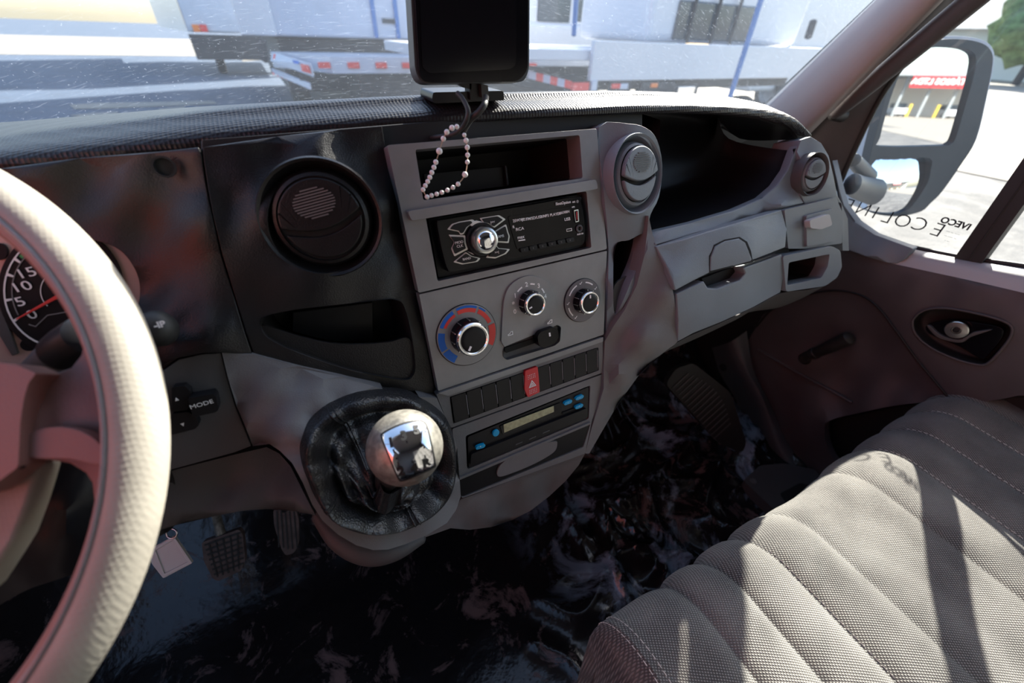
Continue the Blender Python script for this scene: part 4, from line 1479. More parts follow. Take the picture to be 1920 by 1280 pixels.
for p, q in (((742, 860), (797, 838)), ((737, 842), (748, 872)), ((762, 826), (774, 868)), ((788, 822), (798, 858))):
    line(p, q, 3, 'deep', plt, SK, .0016)
KR = np.cross(ray(765, 845), [0, 0, 1.0])
for s, x, y in (('1', 733, 830), ('3', 757, 817), ('5', 781, 806), ('2', 752, 884), ('4', 777, 878), ('R', 800, 868)):
    o = sphsurf(x, y, .0016)
    nz = (o - KC)
    xr = KR - nz * KR.dot(nz) / nz.dot(nz)
    text('numeral', s, basis(o, xr, np.cross(nz, xr)), .0095, 'deep', plt, bold=.0005)

# ================================================================== GPS SCREEN, MOUNT, CABLES
SG = plane_surf((0, .405, .92), (0, .985, -.17))
gp = thing('navigation_screen', 'black portrait navigation screen standing on the dashboard pad', 'screen', PY(880, 165, .41))
panel('housing', rp([(766, -85), (994, -90), (992, 130), (984, 150), (975, 154), (800, 157), (786, 150), (778, 130)], 10), 'housing', gp, surf=SG, h=-.002, th=.016, bev=.003, back=True)
panel('front_bezel', rp([(773, -85), (992, -90), (990, 132), (972, 153), (800, 155), (786, 140)], 12), 'gloss', gp, surf=SG, h=.001, th=.004, bev=.0012)
MT['screen'] = P('scratched_screen', (0.006, 0.006, 0.008), 0.12, stain=(90, 0.66, 0.82, (0.05, 0.05, 0.055), 0.6))
panel('display', rp([(785, -75), (968, -78), (968, 120), (958, 130), (806, 137), (792, 128)], 8), 'screen', gp, surf=SG, h=.0016, th=.001, bev=0, label='dark scratched display')
gm = thing('screen_mount', 'black plastic mount with bracket fixed under the navigation screen', 'mount', PY(880, 185, .42))
mb_ = plane_surf((0, .425, .88), (0, 1, 0))
panel('mount_base', rp([(812, 173), (944, 170), (946, 188), (814, 194), (810, 186)], 4), 'black2', gm, surf=mb_, h=.012, th=.035, bev=.002, back=True)
panel('bracket', rp([(880, 156), (901, 156), (901, 188), (882, 188)], 2), 'black2', gm, surf=mb_, h=.016, th=.012, bev=.001, back=True)
panel('bracket_arm', rp([(858, 158), (884, 154), (884, 168), (868, 164)], 1), 'black2', gm, surf=mb_, h=.016, th=.008, bev=.0006, back=True)
panel('cable_plug', rp([(902, 158), (915, 160), (917, 182), (904, 184)], 2), 'rubber', gm, surf=mb_, h=.022, th=.008, bev=.001, back=True)
cb = tube('power_cable', [S(856, 174, .0) + npv(0, -.002, 0), PT(868, 186, .352), PT(877, 205, .350), PT(876, 222, .352), PT(866, 240, .362), PT(848, 252, .366), PT(820, 257, .372), PT(800, 259, .384)], .0022, 'rubber', None, n=10, sm=8)
tag(cb, 'looped black cable hanging from the screen mount over the dash lip', 'cable')
cb = tube('thin_cable', [PT(911, 182, .36), PT(908, 196, .352), PT(898, 210, .352), PT(884, 222, .356), PT(874, 236, .362), PT(868, 248, .368)], .0028, 'rubber', None, n=10, sm=8)
tag(cb, 'thick black cable running diagonally down from the plug beside the bracket', 'cable')

bl_ = thing('bead_string', 'loop of small white beads hanging in front of the silver radio fascia', 'beads', S(820, 310, .014))
bp_ = [(668, 32, 1), (630, 42, 1.15), (588, 75, 1.1), (560, 128, 1.1), (528, 228, 1.35), (500, 315, 1.1), (485, 357, 1.05), (468, 398, 1.05), (452, 437, 1.05), (435, 470, 1), (416, 503, 1), (398, 535, 1), (430, 594, 1.05), (466, 582, 1), (507, 570, 1),
       (548, 558, 1), (593, 540, 1.0), (637, 518, 1.0), (678, 491, 1.05), (733, 415, 1.3), (752, 315, 1.0), (754, 258, 1.05), (751, 198, 1.1), (742, 142, 1.1), (728, 98, .9)]
b3 = []
for x, y, s in bp_:
    q = z4((x, y))[0]
    b3.append(S(q[0], q[1], .016 if y > 90 else .024))
pts = b3[:5] + b3[5:12] + b3[12:]
tube('thread', b3, .00045, 'cord', bl_, n=6, sm=4)
bm0 = None
for (x, y, s), p in zip(bp_, b3):
    r_ = .00205 * s
    if bm0 is None:
        bm0 = lathe('bead', [(.0001, -1)] + [(math.cos(math.radians(a)), math.sin(math.radians(a))) for a in range(-72, 90, 18)], Matrix.Identity(4), 'bead', bl_, n=16, angle=180)
        o = bm0
    else:
        o = bm0.copy()
        COL.objects.link(o)
    o.location = Vector([float(v) for v in p])
    o.scale = (r_, r_, r_)

# ================================================================== PEDALS
SP_ = plane_surf(PT(415, 1035, .70), (0.05, .80, -.60))
bp1 = thing('brake_pedal', 'square-grid rubber brake pedal hanging under the dashboard', 'pedal', PT(415, 1035, .70))
panel('pad', rp([(378, 1017), (448, 992), (455, 1000), (460, 1050), (452, 1070), (410, 1089), (400, 1086), (382, 1052)], 5), 'pedal', bp1, surf=SP_, h=0, th=.014, bev=.003, back=True)
for i in range(7):
    a, b = np.array((383 + i * 3.0, 1022 + i * 9.2)), np.array((452 + i * .8, 998 + i * 9.6))
    line(a, b, 3.4, 'rubber', bp1, SP_, .0016, 'tread_groove')
for i in range(5):
    t = (i + .6) / 5.2
    a, b = np.array((383 + 70 * t, 1020 - 23 * t)), np.array((402 + 52 * t, 1084 - 20 * t))
    line(a, b, 3.0, 'rubber', bp1, SP_, .0016, 'tread_groove')
tube('pedal_arm', [PT(416, 1008, .71), PT(407, 972, .70), PT(400, 940, .66), PT(395, 900, .60)], [.008, .007, .007, .007], 'steel', bp1, n=10)
SA = plane_surf(PT(536, 996, .74), (0.0, .75, -.66))
ap = thing('accelerator_pedal', 'narrow ribbed accelerator pedal beside the brake pedal', 'pedal', PT(536, 996, .74))
panel('pad', rp([(512, 955), (555, 955), (560, 975), (560, 1020), (552, 1036), (536, 1042), (528, 1030), (514, 985)], 6), 'pedal', ap, surf=SA, h=0, th=.012, bev=.003, back=True)
for i in range(5):
    x = 520 + i * 8
    line((x - 1, 958), (x + 3 + i * .6, 1030 - abs(i - 2.5) * 2), 2.4, 'rubber', ap, SA, .0013, 'tread_groove')
tube('pedal_arm', [PT(536, 1000, .76), PT(534, 960, .75), PT(530, 920, .70)], .006, 'rubber', ap, n=8)

kt = thing('key_tag', 'square pale plastic tag with raised rim hanging behind the wheel rim', 'tag', PT(322, 1045, .5))
ST = plane_surf(PT(322, 1045, .52), (0.1, .75, -.65))
panel('tag_body', rp([(280, 1030), (326, 1004), (361, 1055), (306, 1084), (284, 1056)], 3), 'tag', kt, surf=ST, h=0, th=.004, bev=.001, back=True)
panel('tag_rim', [(283, 1030), (326, 1005), (360, 1055), (306, 1082)], 'tag', kt, surf=ST, h=.0015, th=.002, bev=.0005, holes=[[(291, 1032), (325, 1012), (352, 1053), (308, 1075)]])
tube('tag_ring', [PT(322 + 10 * math.cos(a), 1000 + 9 * math.sin(a), .52) for a in [2 * PI * k / 12 for k in range(13)]], .0012, 'sat', kt, n=8, sm=2)

# ================================================================== SEAT
SX0, SX1, SY, SZ = .198, 1.09, .088, .40
seams = [.198, .29, .352, .422, .503, .655, .755, .85, .945, 1.03, 1.09]


def seat_z(x, s):
    """crown of each quilted channel"""
    for a, b in zip(seams[:-1], seams[1:]):
        if a <= x <= b:
            t = (x - a) / (b - a)
            w = b - a
            amp = .0070 if w < .12 else .009
            g = amp * (1 - abs(2 * t - 1) ** 3.0)
            base = 0.0
            if .503 <= x <= .655:
                base = -.010 * math.sin(PI * t) ** 1
                g = .008 * (1 - abs(2 * t - 1) ** 4)
            if a == .198:
                g = amp * (1 - max(0, 2 * t - 1) ** 3)
            return g + base
    return 0


def seat_pt(x, s):
    """s: distance along the profile from the back over the front edge and down"""
    R_ = .062
    Lf = .62
    lift = seat_z(x, s)
    crown = .0
    if s < Lf:
        y = SY - R_ - (Lf - s)
        z = SZ + lift - .10 * max(0, 0) + .012 * math.sin(PI * min(1, (Lf - s) / .3)) * 0
        n = (0, 0, 1)
        z -= .018 * min(1, (Lf - s) / .35)
        return npv(x, y, z)
    th = min((s - Lf) / R_, PI / 2 * .94)
    rr = R_ + lift
    y = SY - R_ + rr * math.sin(th)
    z = SZ - R_ + rr * math.cos(th)
    rest = s - Lf - R_ * PI / 2 * .94
    if rest > 0:
        y -= rest * .06
        z -= rest
    return npv(x, y, z)


seat = thing('bench_seat', 'grey woven fabric passenger bench seat with quilted channels', 'seat', (.6, -.25, .2))
xs = []
for a, b in zip(seams[:-1], seams[1:]):
    n = 10
    xs += [a + (b - a) * (.5 - .5 * math.cos(PI * k / n)) for k in range(n)]
xs.append(seams[-1])
ss = [0, .1, .2, .3, .4, .46, .52, .57, .60] + [.62 + .062 * PI / 2 * k / 10 for k in range(0, 10)] + [.62 + .0974 * .94 + d for d in (.0, .03, .08, .16, .26)]
rows = [[seat_pt(x, s) for x in xs] for s in ss]
cu = loft('cushion', rows, 'fabric', seat, raw=True, angle=70, flip=True, label='channel-stitched seat cushion')
# left side wall of the cushion
side = []
for s in ss:
    p = seat_pt(SX0, s)
    side.append([p, p + npv(-.008, 0, -.008), p + npv(-.012, 0, -.03), npv(SX0 - .006, p[1] - (.02 if s > .62 else 0), min(p[2] - .04, .25)), npv(SX0 - .0, p[1] - (.02 if s > .62 else 0), .12)])
loft('side_panel', side, 'fabric', seat, raw=True, angle=70, flip=True)


def seam_tube(x, s0, s1, name='seam_piping', r=.0012, mat='rubber', dz=-.001):
    n = 40
    pts = []
    for k in range(n + 1):
        s = s0 + (s1 - s0) * k / n
        pts.append(seat_pt(x, s) + npv(0, 0, dz))
    return tube(name, pts, r, mat, cu, n=6, sm=1)


def stitches(x, s0, s1, step=.0075, ln=.0048, dx=0, dz=.0006, par=None):
    vs, fs = [], []
    s = s0
    while s < s1:
        a, b = seat_pt(x, s), seat_pt(x, s + ln)
        a = a + npv(dx, 0, dz)
        b = b + npv(dx, 0, dz)
        t = (b - a) / np.linalg.norm(b - a)
        u = npv(1, 0, 0)
        v = np.cross(u, t)
        i = len(vs)
        for p in (a, b):
            for q in (u * .0005, v * .0006, -u * .0005, -v * .0006):
                vs.append(p + q)
        fs += [[i, i + 1, i + 5, i + 4], [i + 1, i + 2, i + 6, i + 5], [i + 2, i + 3, i + 7, i + 6], [i + 3, i, i + 4, i + 7], [i, i + 3, i + 2, i + 1], [i + 4, i + 5, i + 6, i + 7]]
        s += step
    o = mk('stitching', vs, fs, 'thread', cu, smooth=False, label='white stitching')
    return o


for x in (.85, .945, .755, .422):
    stitches(x, .15, .66, dx=.003, dz=.0012)
for d in (-.004, .008):
    stitches(SX0, .55, .95, dx=d, dz=.002)
wbox('seat_base', (SX0 + .02, -.62, .02), (1.07, SY - .06, .16), 'deep', seat)
bk = loft('backrest', [[npv(x, -.50 - .02 * (k % 2), .38 + 0 * x) for k, x in enumerate(np.linspace(.185, 1.0, 9))], [npv(x, -.56 - .02 * (k % 2), .7) for k, x in enumerate(np.linspace(.185, 1.0, 9))],
                       [npv(x, -.64, 1.15) for x in np.linspace(.2, .98, 9)], [npv(x, -.72, 1.16) for x in np.linspace(.2, .98, 9)]], 'fabric', seat, nu=3, nv=4)

# ================================================================== FLOOR, TOE BOARD
fl = structure(mk('floor', [(-.85, -1.0, -.004), (1.12, -1.0, -.004), (1.12, .56, -.004), (-.85, .56, -.004), (1.12, .90, .35), (-.85, .90, .35), (1.12, .94, .735), (-.85, .94, .735)], [[0, 1, 2, 3], [3, 2, 4, 5], [5, 4, 6, 7]], 'deep', smooth=False))


def crump(x, y):
    w = 1 / (1 + math.exp(-(x - .38) / .05))
    w *= 1 / (1 + math.exp((y - .52) / .05))
    p = Vector((x * 5.5, y * 5.5, 3.1))
    q = p + noise.noise_vector(p * .8) * .9
    r1 = 1 - abs(noise.noise(q))
    r2 = 1 - abs(noise.noise(q * 2.3 + Vector((4, 1, 7))))
    big = (r1 ** 6) * .034 + (r2 ** 5) * .012
    low = noise.noise(Vector((x * 4, y * 4, 1))) * .004
    return w * big + low + (1 - w) * (noise.noise(Vector((x * 9, y * 9, 5))) * .0022)


FOLDS = [([(1128, 955), (1140, 1010), (1150, 1060), (1165, 1095), (1200, 1150)], .020, .010), ([(1128, 955), (1170, 985), (1222, 1028), (1190, 1036), (1160, 1042), (1215, 1056)], .022, .009),
         ([(1215, 930), (1235, 985), (1262, 1020)], .018, .014), ([(1262, 1050), (1240, 1062), (1250, 1100)], .02, .012), ([(1010, 1118), (1080, 1150), (1120, 1110), (1130, 1075)], .014, .016),
         ([(1060, 960), (1085, 1010), (1100, 1060)], .012, .016), ([(1270, 830), (1330, 880), (1380, 900)], .016, .014), ([(1330, 930), (1370, 990)], .018, .016), ([(1000, 1200), (1060, 1230), (1100, 1275)], .014, .015), ([(1180, 920), (1290, 905), (1340, 940)], .014, .012)]
FP = []
for pp, hh_, ww_ in FOLDS:
    q = [PZ(x, y, .02)[:2] for x, y in pp]
    FP.append((spl(q, 8), hh_, ww_))


def folds(x, y):
    z = 0.0
    for q, h_, w_ in FP:
        if abs(x - q[0][0]) > .5:
            continue
        d = min((x - a[0]) ** 2 + (y - a[1]) ** 2 for a in q)
        if d < (w_ * 4) ** 2:
            z = max(z, h_ * 1.3 * math.exp(-math.sqrt(d) / w_))
    return z


def floor_z(y):
    if y < .44:
        return 0.0
    if y < .68:
        return (y - .44) ** 2 * 1.05 / .48
    return .126 + (y - .68) * 1.05


NX, NY = 260, 170
rows = []
for j in range(NY + 1):
    y = -.25 + (.89 + .25) * j / NY
    row = []
    for i in range(NX + 1):
        x = -.80 + 1.87 * i / NX
        row.append(npv(x, y, floor_z(y) + .008 + crump(x, y) + folds(x, y)))
    rows.append(row)
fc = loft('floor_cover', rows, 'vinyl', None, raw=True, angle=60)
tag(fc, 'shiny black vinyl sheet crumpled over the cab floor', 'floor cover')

# transmission hump foot under the console
# ================================================================== FOOTWELL RIGHT: door frame, step plate, ribbed pad
fr_ = structure(loft('trim_1', [[PX(1335, 652, .93), PX(1350, 700, .93), PX(1385, 760, .93), PX(1420, 850, .93), PX(1455, 900, .93)],
                                [PX(1370, 640, .90), PX(1392, 690, .90), PX(1425, 750, .90), PX(1462, 850, .90), PX(1500, 895, .90)],
                                [PX(1400, 620, .93), PX(1412, 690, .93), PX(1445, 760, .93), PX(1490, 850, .93), PX(1530, 900, .93)]], 'dgrey', nu=4, nv=4))
lathe('frame_screw', [(.011, 0), (.011, .004), (.008, .006), (.004, .004)], Matrix.Translation(Vector(PX(1356, 688, .915))) @ Matrix.Rotation(-PI / 2, 4, 'Y'), 'deep', fr_, n=20)
sp2 = thing('step_plate', 'dark grey door step plate with round screw beside the floor sheet', 'step plate', (.9, .2, .03))
SZ_ = plane_surf((0, 0, .045), (0, 0, -1))
panel('plate', rp([(1394, 900), (1425, 872), (1470, 868), (1530, 880), (1560, 930), (1500, 975), (1465, 968)], 6), 'dgrey', sp2, surf=SZ_, h=0, th=.04, bev=.004)
lathe('plate_screw', [(.008, 0), (.008, .002), (.006, .003), (.003, .0015)], Matrix.Translation(Vector(PZ(1412, 902, .046))), 'grey', sp2, n=20)
panel('plate_recess', rp([(1462, 925), (1500, 905), (1540, 915), (1540, 960), (1488, 962)], 5), 'deep', sp2, surf=SZ_, h=.0012, th=.001, bev=0)
SRB = plane_surf(PT(1320, 770, .98), (.35, .80, -.5))
rb = thing('ribbed_pad', 'black ribbed rubber pad in the dark corner of the passenger footwell', 'rubber pad', PT(1320, 770, .98))
panel('pad_body', rp([(1248, 720), (1268, 690), (1300, 680), (1370, 735), (1400, 830), (1392, 850), (1350, 832)], 10), 'rubber', rb, surf=SRB, h=0, th=.02, bev=.003, back=True)
for i in range(15):
    t = i / 14
    a = np.array((1262 + 76 * t, 727 + 96 * t))
    b = a + np.array((30 + 14 * math.sin(t * 3), -28 - 12 * math.sin(t * 3)))
    line(a, b, 2.4, 'dgrey', rb, SRB, .003, 'pad_rib')

# ================================================================== PASSENGER DOOR
door = thing('door_1', 'dark grey inner trim of the passenger door with handle and window crank', 'door', (.95, .1, .4))
del door['category']
del door['label']
door['kind'] = 'structure'
hd = idw([(1578, 480, .004), (1672, 497, .002), (1790, 522, .0), (1920, 552, .0), (2100, 600, .0), (1640, 520, .008), (1800, 560, .012), (1700, 560, .012), (1900, 600, .012),
          (1450, 600, .0), (1500, 570, -.004), (1560, 560, -.008), (1610, 570, -.010), (1560, 650, -.012), (1640, 650, -.012), (1700, 720, -.010), (1600, 720, -.008), (1660, 560, .008), (1700, 620, .012), (1740, 680, .012), (1800, 740, .014), (1920, 740, .014),
          (1430, 660, .004), (1500, 700, .004), (1580, 745, .006), (1450, 720, .016), (1520, 770, .036), (1545, 800, .046), (1580, 850, .046), (1500, 830, .03), (1600, 900, .046), (1620, 765, .03), (1700, 752, .02), (1560, 960, .03), (1700, 1100, .03), (1480, 860, .01), (1425, 740, .006)])
hnd_o = sp([(1711, 601), (1728, 584), (1762, 577), (1820, 585), (1876, 600), (1898, 614), (1890, 640), (1858, 676), (1840, 684), (1800, 676), (1745, 652), (1716, 625)], 4)
pck = sp([(1546, 808), (1556, 788), (1620, 772), (1680, 760), (1760, 752), (1850, 752), (1960, 760), (1960, 1000), (1640, 930), (1590, 890), (1556, 850)], 4)
panel('door_panel', [(1560, 470), (1580, 466), (1630, 482), (1672, 494), (1790, 519), (1920, 549), (2150, 605), (2150, 1150), (1700, 1150), (1580, 1010), (1520, 920), (1475, 860), (1445, 800), (1420, 740), (1404, 690), (1402, 640), (1430, 590), (1480, 560), (1540, 530)],
      'door', door, surf=SD, hf=hd, th=.02, grid=22, holes=[hnd_o, pck], bev=.004)
tube('panel_seam', [SD[0](x, y, hd(x, y) + .0035) for x, y in ((1418, 612), (1450, 578), (1500, 556), (1560, 545), (1610, 552), (1645, 575), (1680, 620), (1720, 675), (1778, 745))], .0022, 'deep', door, n=8)
tube('panel_crease', [SD[0](x, y, hd(x, y) + .002) for x, y in ((1422, 655), (1480, 690), (1540, 722), (1597, 754))], .004, 'door', door, n=8)
pocket('door_pocket', pck, .010, .06, 'deep', door, surf=SD, drop=(0, 0, -.03))
pocket('handle_recess', hnd_o, .010, .028, 'deep', door, surf=SD)
hdl = panel('door_handle', sp([(1736, 612), (1752, 604), (1790, 600), (1850, 608), (1880, 617), (1876, 636), (1850, 668), (1838, 672), (1800, 650), (1760, 634), (1740, 624)], 4), 'gloss', door, surf=SD, h=.004, th=.012, bev=.004, label='glossy black door pull')
panel('pull_lip', sp([(1738, 612), (1744, 611), (1760, 626), (1780, 634), (1800, 636), (1815, 628), (1828, 622), (1860, 618), (1820, 632), (1804, 642), (1780, 640), (1755, 631)], 3), 'dgrey', hdl, surf=SD, h=.010, th=.006, bev=.0015)
tube('handle_rim', [SD[0](x, y, .013) for x, y in hnd_o[::3]] + [SD[0](*hnd_o[0], .013)], .0022, 'door', door, n=8, sm=2)
lathe('lock_screw', [(.0165, 0), (.0165, .002), (.0155, .003), (.0075, .0035), (.0065, .001), (.0005, .0005)], Matrix.Translation(Vector(SD[0](1794, 618, .010))) @ Matrix.Rotation(-PI / 2, 4, 'Y'), 'sat', door, n=36, label='round metal washer')
lathe('screw_hole', [(.005, 0), (.005, .004), (.004, .0042), (.003, .002)], Matrix.Translation(Vector(SD[0](1794, 618, .010))) @ Matrix.Rotation(-PI / 2, 4, 'Y'), 'deep', door, n=20)
wc = tube('window_crank', [SD[0](1510, 668, .014), SD[0](1532, 660, .02), SD[0](1560, 648, .026), SD[0](1592, 634, .026)], [.011, .0125, .0150, .0155], 'rubber', door, n=24, label='black window crank')
tube('crank_collar', [SD[0](1524, 663, .018), SD[0](1530, 661, .019)], [.0142, .0142], 'rubber', wc, n=24, sm=1)
lathe('crank_hub', [(.016, 0), (.015, .014), (.010, .018)], Matrix.Translation(Vector(SD[0](1514, 670, -.010))) @ Matrix.Rotation(-PI / 2, 4, 'Y'), 'rubber', wc, n=24)
# sill on top of the door
inn = [(1577, 466), (1630, 482), (1672, 494), (1790, 519), (1920, 549), (2100, 592)]
ou = [(1574, 372), (1606, 418), (1660, 452), (1790, 482), (1920, 501), (2100, 530)]
ri = [PX(x, y, .945) for x, y in inn]
rt_ = [p + npv(.010, 0, .020) for p in ri]
ro = [PX(x, y, .985) for x, y in ou]
rm = [(a * .45 + b * .55) + npv(0, 0, .004) for a, b in zip(rt_, ro)]
rx = ri[-1] + npv(0, -.7, .0)
for rr in (ri, rt_, rm, ro):
    rr.append(rr[-1] + npv(0, -.6, 0))
loft('door_sill', [ri, rt_, rm, ro], 'sill', door, nu=6, nv=4)
tube('sill_gasket', [p + npv(-.002, 0, .003) for p in ro], .0045, 'rubber', door, n=10, sm=5)
panel('corner_trim', [(1560, 300), (1572, 350), (1582, 385), (1606, 416), (1640, 440), (1712, 466), (1696, 486), (1682, 494), (1665, 493), (1620, 480), (1588, 468), (1580, 440)], 'bluegrey', door, surf=plane_surf((1.03, 0, 0), (1, 0, 0)), h=0, th=.02, bev=.004, grid=24,
      hf=idw([(1580, 440, .008), (1640, 470, .004), (1700, 478, -.01), (1600, 416, -.03), (1690, 466, -.035), (1640, 440, -.035), (1570, 330, .0)]))
wbox('lower_skin', (1.075, -.9, .0), (1.11, .38, .54), 'deep', door)

# ================================================================== WINDOWS
# windshield
rows = []
for k, z in enumerate((.80, 1.0, 1.2, 1.4, 1.60)):
    row = []
    for x in np.linspace(-.62, 1.03, 9):
        x2 = .2 + (x - .2) * (1 - .05 * (z - .8) / .8)
        row.append(npv(x2, wsb(x) - .57 * (z - .8) / .8, z))
    rows.append(row)
w1 = structure(loft('window_1', rows, 'wglass', None, nu=4, nv=2))
gask = [(1570, 355), (1608, 270), (1650, 185), (1697, 118), (1745, 60), (1802, -5)]
SWD = plane_surf((.985, 0, 0), (1, 0, 0))
g3 = [PX(x, y, .985) for x, y in gask]
ext = (g3[-1] - g3[-2]) / (g3[-1] - g3[-2])[2]
gt = g3[-1] + ext * (1.50 - g3[-1][2])
A0, A1 = PX(1802, 474, .985), PX(1920, 305, .985)
B0, B1 = PX(1850, 488, .985), PX(1920, 392, .985)
A1 = A0 + (A1 - A0) * (1.50 - A0[2]) / (A1[2] - A0[2])
B1 = B0 + (B1 - B0) * (1.50 - B0[2]) / (B1[2] - B0[2])
w0 = [p for p in ro[:4]]
poly = g3 + [gt, A1, A0] + [PX(1720, 467, .985), PX(1640, 440, .985), PX(1600, 405, .985)]
w2 = structure(mk('window_2', poly, [list(range(len(poly)))], 'sglass', smooth=False))
poly = [B0, B1, npv(1.093, -.75, 1.5), npv(1.093, -.75, .58), PX(1920, 500, .985)]
w3 = structure(mk('window_3', poly, [list(range(len(poly)))], 'sglass', smooth=False))
# pillar between the two side panes
vs = []
for a, b in ((A0, A1), (B0, B1)):
    for q in (a, b):
        vs += [q + npv(-.018, 0, 0), q + npv(.006, 0, 0)]
for k in (0, 4):
    vs[k] = vs[k] + npv(0, 0, -.01)
dv = structure(mk('trim_2', vs, [[0, 4, 6, 2], [1, 3, 7, 5], [0, 2, 3, 1], [4, 5, 7, 6], [2, 6, 7, 3], [0, 1, 5, 4]], 'rubber', smooth=False))
Am, Bm = (A0 + B0) / 2, (A1 + B1) / 2
tube('pillar_seam', [Am + npv(-.0185, 0, 0), Bm + npv(-.0185, 0, 0)], .0012, 'deep', dv, n=6, sm=1)
structure(tube('trim_3', [p + npv(-.003, 0, 0) for p in g3 + [gt]], .006, 'rubber', None, n=8, sm=4))
# lettering on the side glass
dc = thing('window_lettering', 'black mirrored ECOLINE lettering on the front side pane', 'lettering', PX(1690, 415, .985))
lp = [(1758, 432, 'E'), (1724, 421.5, 'C'), (1692, 415, 'O'), (1664, 408, 'L'), (1641, 400, 'I'), (1618, 393, 'N'), (1592, 385, 'E')]
P3 = [PX(x, y, .982) for x, y, _ in lp]
for i, ((x, y, s), p) in enumerate(zip(lp, P3)):
    d = P3[min(i + 1, 6)] - P3[max(i - 1, 0)]
    text('letter', s, basis(p, d, (0, 0, 1)), .036, 'decal', dc, bold=-.0004)
iv = thing('maker_lettering', 'small black mirrored IVECO lettering on glass near the window pillar', 'lettering', PX(1791, 419, .982))
d = PX(1770, 413, .982) - PX(1812, 425, .982)
text('lettering', 'IVECO', basis(PX(1791, 419, .982), d, (0, 0, 1)), .0155, 'decal', iv, bold=.0006)
for k, (x, y) in enumerate(((1787, 436), (1782, 444), (1776, 451))):
    text('small_print', ['---- -- ---', '-- ---- --', '-- -'][k], basis(PX(x, y, .982), d, (0, 0, 1)), .006, 'decal', iv)

# ================================================================== A PILLAR, GRAB HANDLE
def ext2(b, t, z1, z0):
    d = (t - b) / (t[2] - b[2])
    return [b + d * (z0 - b[2]), b, t, b + d * (z1 - b[2])]


c0_ = ext2(PX(1427, 205, .885), PX(1640, 0, .875), 1.6, .76)
c01 = ext2(PX(1446, 212, .862), PX(1664, 0, .850), 1.6, .74)
c1_ = ext2(PX(1475, 228, .848), PX(1705, 0, .836), 1.6, .72)
c2_ = ext2(PX(1503, 250, .855), PX(1752, 0, .843), 1.6, .70)
c3_ = ext2(PX(1512, 258, .885), PX(1770, 0, .873), 1.6, .70)
structure(loft('trim_4', [c0_, c01, c1_, c2_, c3_], 'pillar', None, nu=3, nv=4))
colA = [(1500, 262), (1545, 215), (1592, 160), (1645, 100), (1695, 48), (1750, -8)]
colM = [(1530, 320), (1572, 245), (1618, 175), (1668, 112), (1720, 54), (1778, -6)]
ra = [PX(x, y, .925) for x, y in colA]
rm_ = [PX(x, y, .945) for x, y in colM]
rg = [p + npv(-.004, 0, 0) for p in g3]
for rr in (ra, rm_, rg):
    d = (rr[-1] - rr[-2]) / (rr[-1] - rr[-2])[2]
    rr.append(rr[-1] + d * (1.55 - rr[-1][2]))
    rr.insert(0, rr[0] + npv(0, 0, -.10))
structure(loft('trim_5', [ra, rm_, rg], 'door', None, nu=4, nv=4))
structure(loft('trim_6', [ext2(PX(1424, 203, .895), PX(1637, 0, .885), 1.6, .78), ext2(PX(1430, 206, .89), PX(1643, 0, .88), 1.6, .78)], 'rubber', None, nu=2, nv=2))
structure(loft('trim_7', [[p + npv(.02, .01, 0) for p in c3_], [p + npv(.05, .03, 0) for p in c3_], [p + npv(.09, .05, -.02) for p in c3_]], 'deep', None, nu=2, nv=2))
gh = thing('grab_handle', 'long dark grab handle running along the windshield pillar', 'handle', PX(1560, 220, .9))
h0, h1 = PX(1564, 214, .90), PX(1823, 0, .885)
hd_ = (h1 - h0) / np.linalg.norm(h1 - h0)
tube('handle_bar', [h0, h0 + hd_ * .03, h0 * .5 + h1 * .5, h1, h1 + hd_ * .30, h1 + hd_ * .38 + npv(.03, 0, 0)], [.011, .0145, .0165, .0175, .0175, .012], 'dgrey', gh, n=28, sm=6)
tube('handle_foot', [h0, h0 + npv(.04, .005, -.004)], [.011, .013], 'rubber', gh, n=16, sm=1)

# ================================================================== CAB SHELL (out of frame, shades the cab)
def slab(name, pts, mat):
    return structure(mk(name, pts, [list(range(len(pts)))], mat, smooth=False))


slab('ceiling', [(-.72, .02, 1.66), (1.11, .02, 1.66), (1.11, -1.0, 1.70), (-.72, -1.0, 1.70)], 'head')
slab('ceiling_header', [(-.60, .25, 1.58), (1.04, .25, 1.58), (1.11, .0, 1.665), (-.72, .0, 1.665)], 'head')
slab('wall_back', [(-.78, -1.0, -.0), (1.11, -1.0, 0), (1.11, -1.0, 1.70), (-.78, -1.0, 1.70)], 'door')
slab('wall_right', [(1.1, -.60, .54), (1.1, -1.0, .54), (1.1, -1.0, 1.7), (1.1, -.60, 1.7)], 'door')
slab('trim_8', [(1.1, .20, 1.5), (1.1, -1.0, 1.5), (1.1, -1.0, 1.7), (1.1, .02, 1.67)], 'head')
slab('wall_front_right', [(1.11, .33, -.01), (1.11, .94, -.01), (1.11, .94, .735), (1.11, .60, .735), (1.10, .44, .58), (1.11, .33, .52)], 'deep')
slab('wall_front', [(-.85, .93, .0), (1.12, .93, .0), (1.12, .93, .735), (-.85, .93, .735)], 'deep')
slab('cowl', [(-.85, .93, .735), (1.11, .93, .735), (1.11, .60, .735), (.95, .52, .73), (-.6, .50, .735), (-.85, .55, .795)], 'deep')
slab('wall_left', [(-.78, .75, 0), (-.78, -1.0, 0), (-.78, -1.0, .66), (-.78, .75, .66)], 'door')
slab('trim_9', [(-.78, -.5, .6), (-.78, -1.0, .6), (-.78, -1.0, 1.7), (-.78, -.5, 1.7)], 'head')
slab('trim_10', [(-.66, .52, .80), (-.72, .56, .80), (-.70, -.02, 1.62), (-.62, -.02, 1.62)], 'pillar')

